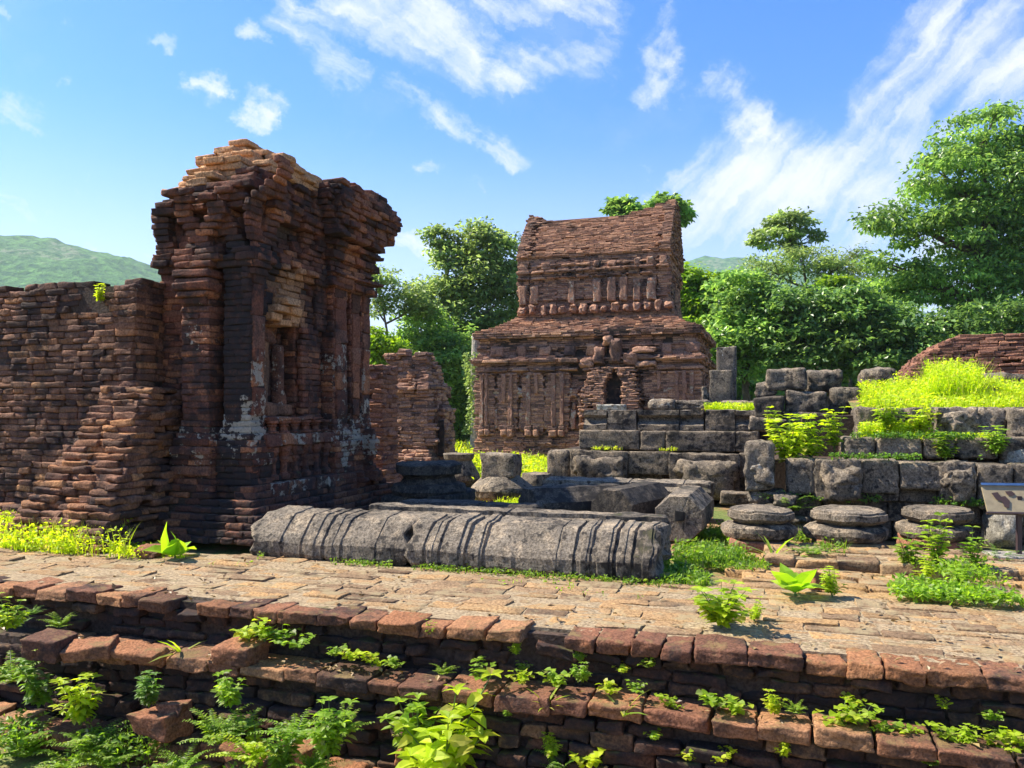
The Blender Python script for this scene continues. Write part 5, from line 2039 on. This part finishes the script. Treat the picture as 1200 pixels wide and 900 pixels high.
grass('tall bright grass covering the top of the right terrace', [
    (patch(6500, 1008, 1240, QB + 1.45, QB + 3.2, heap_z, 11, -.45, 1.6), .22, .005, .35, .05),
    (patch(3000, 1008, 1240, QB + 1.7, QB + 3.6, heap_z, 31, 0.0, 1.6), (.27), .005, .3, .05),
    (patch(2500, 1085, 1150, QB + 2.0, QB + 3.4, heap_z, 12, -.6, 1.1), .48, .006, .5, .05),
    (patch(1600, 1010, 1100, QB + .7, QB + 1.0, 1.1, 13, -.3, 2), .22, .006, .6, .05),
    (patch(500, 1060, 1190, QB + .5, QB + .8, 1.12, 14, .0, 2), .09, .005, .5, .04)])
grass('low grass on the terrace beside the stone posts', [
    (patch(1500, 826, 890, SB + .75, SB + 1.5, 1.46, 15, -.5, 2), .15, .008, .2, .05),
    (patch(350, 690, 830, SB + .0, SB + .2, .8, 16, .1, 3), .06, .006, .2, .04)])
grass('thin weeds creeping over the paved wall top and the brick step', [
    (patch(900, 1050, 1220, 6.75, 7.3, .03, 17, -.1, 1.5), .08, .004, .8, .05),
    (patch(700, 960, 1220, 7.4, 8.2, .04, 18, .0, 1.5), .10, .004, .8, .05),
    (patch(160, 100, 900, 6.2, 6.8, .0, 19, .2, 1.5), .05, .004, .5, .03)], 'weed')
grass('short weeds and litter along the foot of the fallen pillar', [
    (patch(700, 300, 790, 6.72, 6.86, .0, 41, .05, 3), .05, .004, .5, .03),
    (patch(500, 440, 800, 7.2, 7.45, -.03, 42, -.1, 3), .10, .004, .4, .04)], 'weed_dark')
grass('thin weeds rooted in the joints of the right terrace', [
    (patch(420, 880, 1210, QB - .06, QB + .02, .91, 43, .1, 3), .07, .004, .6, .04),
    (patch(420, 890, 1210, QB - .12, QB + .04, .40, 44, .1, 3), .08, .004, .6, .05),
    (patch(500, 990, 1210, QB + .38, QB + .48, 1.14, 45, .0, 3), .08, .004, .6, .04)], 'weed_dark')
grass('ferny ground cover over the bricks at the lower left corner', [
    (patch(1300, -40, 250, 4.0, 4.6, -1.0, 20, .05, 3), .20, .004, .8, .045),
    (patch(600, 230, 430, 4.1, 4.5, -1.02, 21, .1, 3), .18, .004, .85, .045)], 'weed_dark')

mb = MB()
P = np.concatenate([patch(420, -30, 1230, 5.1, 6.8, .012, 51, -.1, 2), patch(160, -30, 1230, 4.82, 5.0, -.325, 52, -.3, 2), patch(120, 780, 1220, 7.2, 8.6, .0, 53, -.2, 2)])
leaves(mb, P, .05, .3, 2.5, 0.0)
tag(mb.build('fallen_leaves', M['litter']), 'dry brown leaves scattered over the paved wall top and its ledge', 'leaf litter', kind='stuff')

# ------------------------------------------------------------------ single weeds
def stem_curve(n, h, spread, seed):
    az = random.uniform(0, 2 * math.pi)
    out = spread * random.uniform(.2, 1)
    return [Vector((math.cos(az) * out * (i / n) ** 1.4, math.sin(az) * out * (i / n) ** 1.4, h * i / n)) for i in range(n + 1)]


def weed_mesh(kind, seed):
    random.seed(seed)
    st, lf = MB(), MB()

    def put(p, dirs, L, wid, droop, nz=.9):
        N = len(dirs)
        d = np.array(dirs, float)
        nn = np.tile(np.array([[0, 0, 1.0]]), (N, 1)) + rng.normal(0, .25, (N, 3))
        big_leaves(lf, np.tile(np.array(p, float), (N, 1)), d, nn, L * rng.uniform(.75, 1.25, N), wid, droop)
    if kind == 'upright':                     # many stems with whorls of pointed leaves
        for k in range(random.randint(13, 17)):
            h = random.uniform(.35, 1.0)
            c = stem_curve(6, h, .45, k)
            tube(st, c, [.012 - .0012 * i for i in range(7)], 5)
            for i in (2, 3, 4, 5, 6):
                m = 3 if i < 6 else 5
                a0 = random.uniform(0, 6.28)
                put(c[i], [(math.cos(a0 + 6.28 * q / m), math.sin(a0 + 6.28 * q / m), .15 if i < 6 else .5) for q in range(m)], .19 if i < 6 else .15, .26, .4)
    elif kind == 'tall':                      # few straight stalks with opposite leaves
        for k in range(random.randint(8, 10)):
            h = random.uniform(.5, 1.0)
            c = stem_curve(8, h, .25, k)
            tube(st, c, [.011 - .0009 * i for i in range(9)], 5)
            for i in range(2, 9):
                a0 = i * 1.57 + k
                put(c[i], [(math.cos(a0 + 3.14 * q), math.sin(a0 + 3.14 * q), .35) for q in range(2 if i < 8 else 3)], .16, .28, .35)
    elif kind == 'creeper':                   # round leaves on short leaning stems
        for k in range(random.randint(9, 13)):
            c = stem_curve(4, random.uniform(.25, .8), .75, k)
            tube(st, c, [.012, .011, .01, .008, .006], 5)
            for i in (2, 3, 4):
                m = random.choice((1, 2))
                a0 = random.uniform(0, 6.28)
                put(c[i], [(math.cos(a0 + 2.4 * q), math.sin(a0 + 2.4 * q), .1) for q in range(m)], .26, .5, .25)
    elif kind == 'fern':                      # feathery fronds
        for k in range(random.randint(20, 26)):
            az = random.uniform(0, 6.28)
            L = random.uniform(.45, 1.0)
            el = random.uniform(.35, 1.35)
            c = [Vector((math.cos(az) * L * f * math.cos(el * (1 - .5 * f)), math.sin(az) * L * f * math.cos(el * (1 - .5 * f)), L * f * math.sin(el) * (1 - .35 * f * f))) for f in np.linspace(0, 1, 9)]
            tube(st, c, [.008 - .0007 * i for i in range(9)], 4)
            for i in range(2, 9):
                sd = Vector((-math.sin(az), math.cos(az), 0))
                fw_ = (c[i] - c[i - 1]).normalized()
                for q in (-1, 1):
                    put(c[i], [tuple(sd * q + fw_ * .6)], .2 * (1.15 - i / 10), .22, .25)
                    put(c[i].lerp(c[i - 1], .5), [tuple(sd * q + fw_ * .6)], .17 * (1.15 - i / 10), .22, .25)
    elif kind == 'blade':                     # arching narrow blades
        for k in range(random.randint(7, 10)):
            az = random.uniform(0, 6.28)
            el = random.uniform(.5, 1.3)
            put((0, 0, 0), [(math.cos(az) * math.cos(el), math.sin(az) * math.cos(el), math.sin(el))], random.uniform(.6, 1), .05, .45)
        tube(st, [(0, 0, 0), (.01, 0, .1), (.0, 0, .2)], [.012, .01, .004], 5)
    elif kind == 'broad':                     # rosette of big leaves
        for k in range(11):
            az = k * 2.4
            el = random.uniform(.5, 1.3)
            p0 = (.05 * math.cos(az), .05 * math.sin(az), .08)
            put(p0, [(math.cos(az) * math.cos(el), math.sin(az) * math.cos(el), math.sin(el))], random.uniform(.45, .9), .34, .55)
        tube(st, [(0, 0, 0), (.0, 0, .05), (.0, .01, .12)], [.03, .03, .02], 6)
    random.seed(seed + 99)
    return st, lf


PROTO = {}


def weed(kind, px, py, b, size, name, label, cat='weed', group=None, mat='weed', var=0, yaw=None, Y=None, wide=1.0):
    """rooted where photo pixel (px, py) meets the upright plane b"""
    key = (kind, var, mat)
    if key not in PROTO:
        st, lf = weed_mesh(kind, 100 + 17 * var + len(kind))
        PROTO[key] = (st.mesh(kind + '_stem', M['stem']), lf.mesh(kind + '_leaves', M[mat]))
    if b is None:                             # rooted on the paved top
        Y = EYE * F / (py - YH)
    elif Y is None:
        Y = on_b(px, b)[1]
    p = at(px, py, Y)
    o = empty(name, label, cat, p, random.uniform(0, 360) if yaw is None else yaw, group)
    s = size * (.88 if kind == 'fern' else 1) / F * Y
    o.scale = (s * wide, s * wide, s)
    for nm, me in zip(('stem', 'leaves'), PROTO[key]):
        c = bpy.data.objects.new(nm, me)
        C.objects.link(c)
        c.parent = o
    return o


random.seed(21)
bl, bf, bl2 = FG_B - .22, FG_B + .02, FG_B - .33
weed('upright', 522, 925, bl2 - .05, 135, 'leafy_weed', 'tallest clump of bright whorled weeds rising at the bottom centre of the photo', group=None, var=0)
weed('upright', 492, 905, bl2, 90, 'leafy_weed', 'leafy weed clump hugging the left side of the tallest whorled clump', var=1)
weed('upright', 845, 736, None, 52, 'leafy_weed', 'round bushy bright weed on the edge of the paved top, right of centre', var=2, wide=1.6)
weed('upright', 884, 728, None, 28, 'leafy_weed', 'small weed tuft just right of the round bushy weed on the paved top', var=0)
weed('broad', 932, 698, None, 52, 'broad_leaf_plant', 'low plant with big upright glossy leaves on the paved wall top', 'plant', mat='broad', var=0, yaw=40)
weed('upright', 975, 700, None, 36, 'leafy_weed', 'weed tuft at the foot of the round edged red brick on the paved top', var=1)
weed('broad', 205, 654, None, 40, 'broad_leaf_plant', 'flat spreading plant with big glossy leaves in front of the shaded tower foot', 'plant', mat='broad', var=2, yaw=80)
weed('tall', 1097, 668, None, 70, 'leafy_weed', 'tallest yellow green weed in front of the right lotus base', var=0)
weed('tall', 1140, 672, None, 58, 'leafy_weed', 'thin single stalked weed left of the information board', var=1)
weed('upright', 1065, 668, None, 42, 'leafy_weed', 'rounded weed between the middle and right lotus bases', var=2, mat='weed_dark')
weed('upright', 1125, 690, None, 40, 'leafy_weed', 'low spreading weed on the brick step below the tallest yellow green weed', var=0)
weed('upright', 1085, 684, None, 32, 'leafy_weed', 'small weed on the brick step left of the low spreading weed', var=1)
weed('fern', 1170, 660, None, 36, 'leafy_weed', 'dark green weed at the foot of the pale baluster stone', var=1, mat='weed_dark')
weed('blade', 906, 656, None, 40, 'grass_tuft', 'tall arching grass tuft in front of the left lotus base', 'grass', var=0, mat='weed')
weed('fern', 950, 656, None, 44, 'leafy_weed', 'shaded green weed between the left and middle lotus bases', var=0, mat='weed_dark')
weed('upright', 925, 548, QB + .25, 62, 'leafy_weed', 'tall sunlit weed on the corner step below the stone pile', var=2)
weed('tall', 905, 515, QB + .5, 40, 'leafy_weed', 'slender weed rising beside the corner stone with the pale patch', var=0)
weed('upright', 950, 540, QB + .5, 55, 'leafy_weed', 'leafy weed with pale heads in the middle of the corner step', var=1)
weed('tall', 978, 530, QB + .6, 58, 'leafy_weed', 'tall weed at the right end of the corner step against the ledge', var=3)
weed('upright', 935, 530, QB + .6, 42, 'leafy_weed', 'bushy weed behind the tall sunlit weed on the corner step', var=1)
weed('fern', 925, 600, QB - .12, 42, 'leafy_weed', 'dark fern hanging below the corner step', 'fern', var=2, mat='weed_dark')
weed('upright', 1040, 506, QB + .75, 42, 'leafy_weed', 'weed clump at the left end of the upper ledge', var=2)
weed('upright', 1078, 508, QB + .75, 44, 'leafy_weed', 'weed clump right of the first clump on the upper ledge', var=0)
weed('upright', 1108, 540, QB + .38, 34, 'leafy_weed', 'dull green weed drooping over the ledge below the round carved stone', var=1, mat='weed_dark')
weed('upright', 1168, 535, QB + .38, 36, 'leafy_weed', 'yellowish weed growing on the ledge at the right', var=2)
weed('broad', 992, 590, QB - .08, 20, 'broad_leaf_plant', 'small plant rooted in the wall joint above the middle lotus base', 'plant', mat='weed_dark', var=3)
weed('upright', 118, 355, LB + .0, 22, 'leafy_weed', 'little yellow green weed growing near the top of the left brick wall', mat='weed', var=1)
weed('blade', 730, 840, bl - .02, 44, 'grass_tuft', 'bluish drooping grass tuft over the ledge near the centre', 'grass', mat='weed_dark', var=1)
weed('blade', 213, 768, bl + .1, 40, 'grass_tuft', 'upright pointed leaf tuft above the flat mossy orange brick', 'grass', var=2)
weed('blade', 640, 830, bl, 34, 'grass_tuft', 'thin grass tuft on the ledge left of the bluish drooping tuft', 'grass', var=0)

# small weeds in the joints of the foreground wall, each told by its place in its row
rows = {
    'ledge of the foreground wall': (bl + .12, [(20, 735, 20, 'fern'), (38, 720, 16, 'fern'), (70, 735, 26, 'fern'), (292, 752, 30, 'creeper'), (310, 752, 24, 'creeper'), (330, 757, 26, 'creeper'), (352, 762, 20, 'creeper'), (392, 770, 18, 'creeper'), (410, 775, 18, 'creeper'), (436, 782, 22, 'creeper'), (462, 785, 20, 'creeper'), (520, 790, 20, 'fern'), (565, 797, 24, 'creeper'), (612, 803, 22, 'creeper'), (650, 805, 26, 'creeper'), (682, 800, 24, 'upright'), (715, 815, 22, 'creeper'), (745, 812, 16, 'creeper'), (785, 832, 20, 'creeper'), (838, 832, 30, 'creeper'), (862, 838, 26, 'creeper'), (908, 838, 28, 'upright'), (932, 835, 22, 'fern'), (985, 852, 34, 'creeper'), (1010, 850, 26, 'creeper'), (1035, 862, 26, 'creeper'), (1062, 866, 22, 'creeper'), (1110, 872, 26, 'creeper'), (1135, 880, 28, 'upright'), (1178, 882, 30, 'creeper'), (1198, 880, 28, 'creeper')]),
    'upper face of the foreground wall': (bf, [(505, 745, 16, 'upright'), (604, 768, 18, 'upright'), (612, 788, 14, 'creeper'), (680, 775, 14, 'upright'), (728, 790, 16, 'creeper'), (760, 783, 16, 'creeper'), (1105, 830, 14, 'creeper'), (1000, 828, 20, 'creeper'), (1160, 845, 16, 'creeper'), (1172, 862, 18, 'fern')]),
    'lower face of the foreground wall': (bl, [(595, 840, 20, 'upright'), (645, 890, 26, 'upright'), (660, 905, 40, 'fern'), (690, 905, 34, 'creeper'), (765, 868, 16, 'creeper'), (808, 892, 18, 'creeper'), (845, 895, 20, 'creeper'), (918, 888, 22, 'upright'), (1090, 896, 24, 'fern')]),
}
ORD = 'first second third fourth fifth sixth seventh eighth ninth tenth eleventh twelfth thirteenth fourteenth fifteenth sixteenth seventeenth eighteenth nineteenth twentieth'.split()
KN = {'fern': 'ferny', 'creeper': 'round leafed', 'upright': 'pointed leafed', 'blade': 'narrow leafed'}
for where, (b, lst) in rows.items():
    cnt = {}
    for i, (px, py, size, kind) in enumerate(lst):
        cnt[kind] = cnt.get(kind, 0) + 1
        k = cnt[kind]
        total = sum(1 for t in lst if t[3] == kind)
        ordn = ORD[k - 1] if k <= 20 else 'twenty-' + ORD[k - 21]
        weed(kind, px, py, b, size * 1.15, 'small_weed', f'{ordn} {KN[kind]} weed from the left on the {where}', group='small weeds in the joints of the foreground wall', var=i % 3, mat='weed' if kind != 'fern' else 'weed_dark')
FERN = [(12, 800, 60), (45, 830, 66), (95, 850, 60), (30, 885, 70), (80, 905, 60), (130, 900, 54), (60, 770, 40), (175, 830, 44), (255, 870, 64), (300, 890, 70), (345, 870, 62), (385, 890, 66), (270, 830, 50), (400, 860, 46), (330, 905, 56), (215, 905, 46), (8, 740, 44), (110, 880, 58), (285, 860, 46), (365, 905, 50)]
for i, (px, py, s) in enumerate(sorted(FERN)):
    weed('fern' if i % 3 else 'upright', px, py, FG_B - .42 - .25 * max(0, (py - 800) / 100), s, 'ferny_weed', f'{ORD[i]} feathery green weed from the left over the broken courses at bottom left', 'weed', 'feathery weeds at the bottom left', mat='weed_dark' if i % 2 else 'weed', var=i % 4)
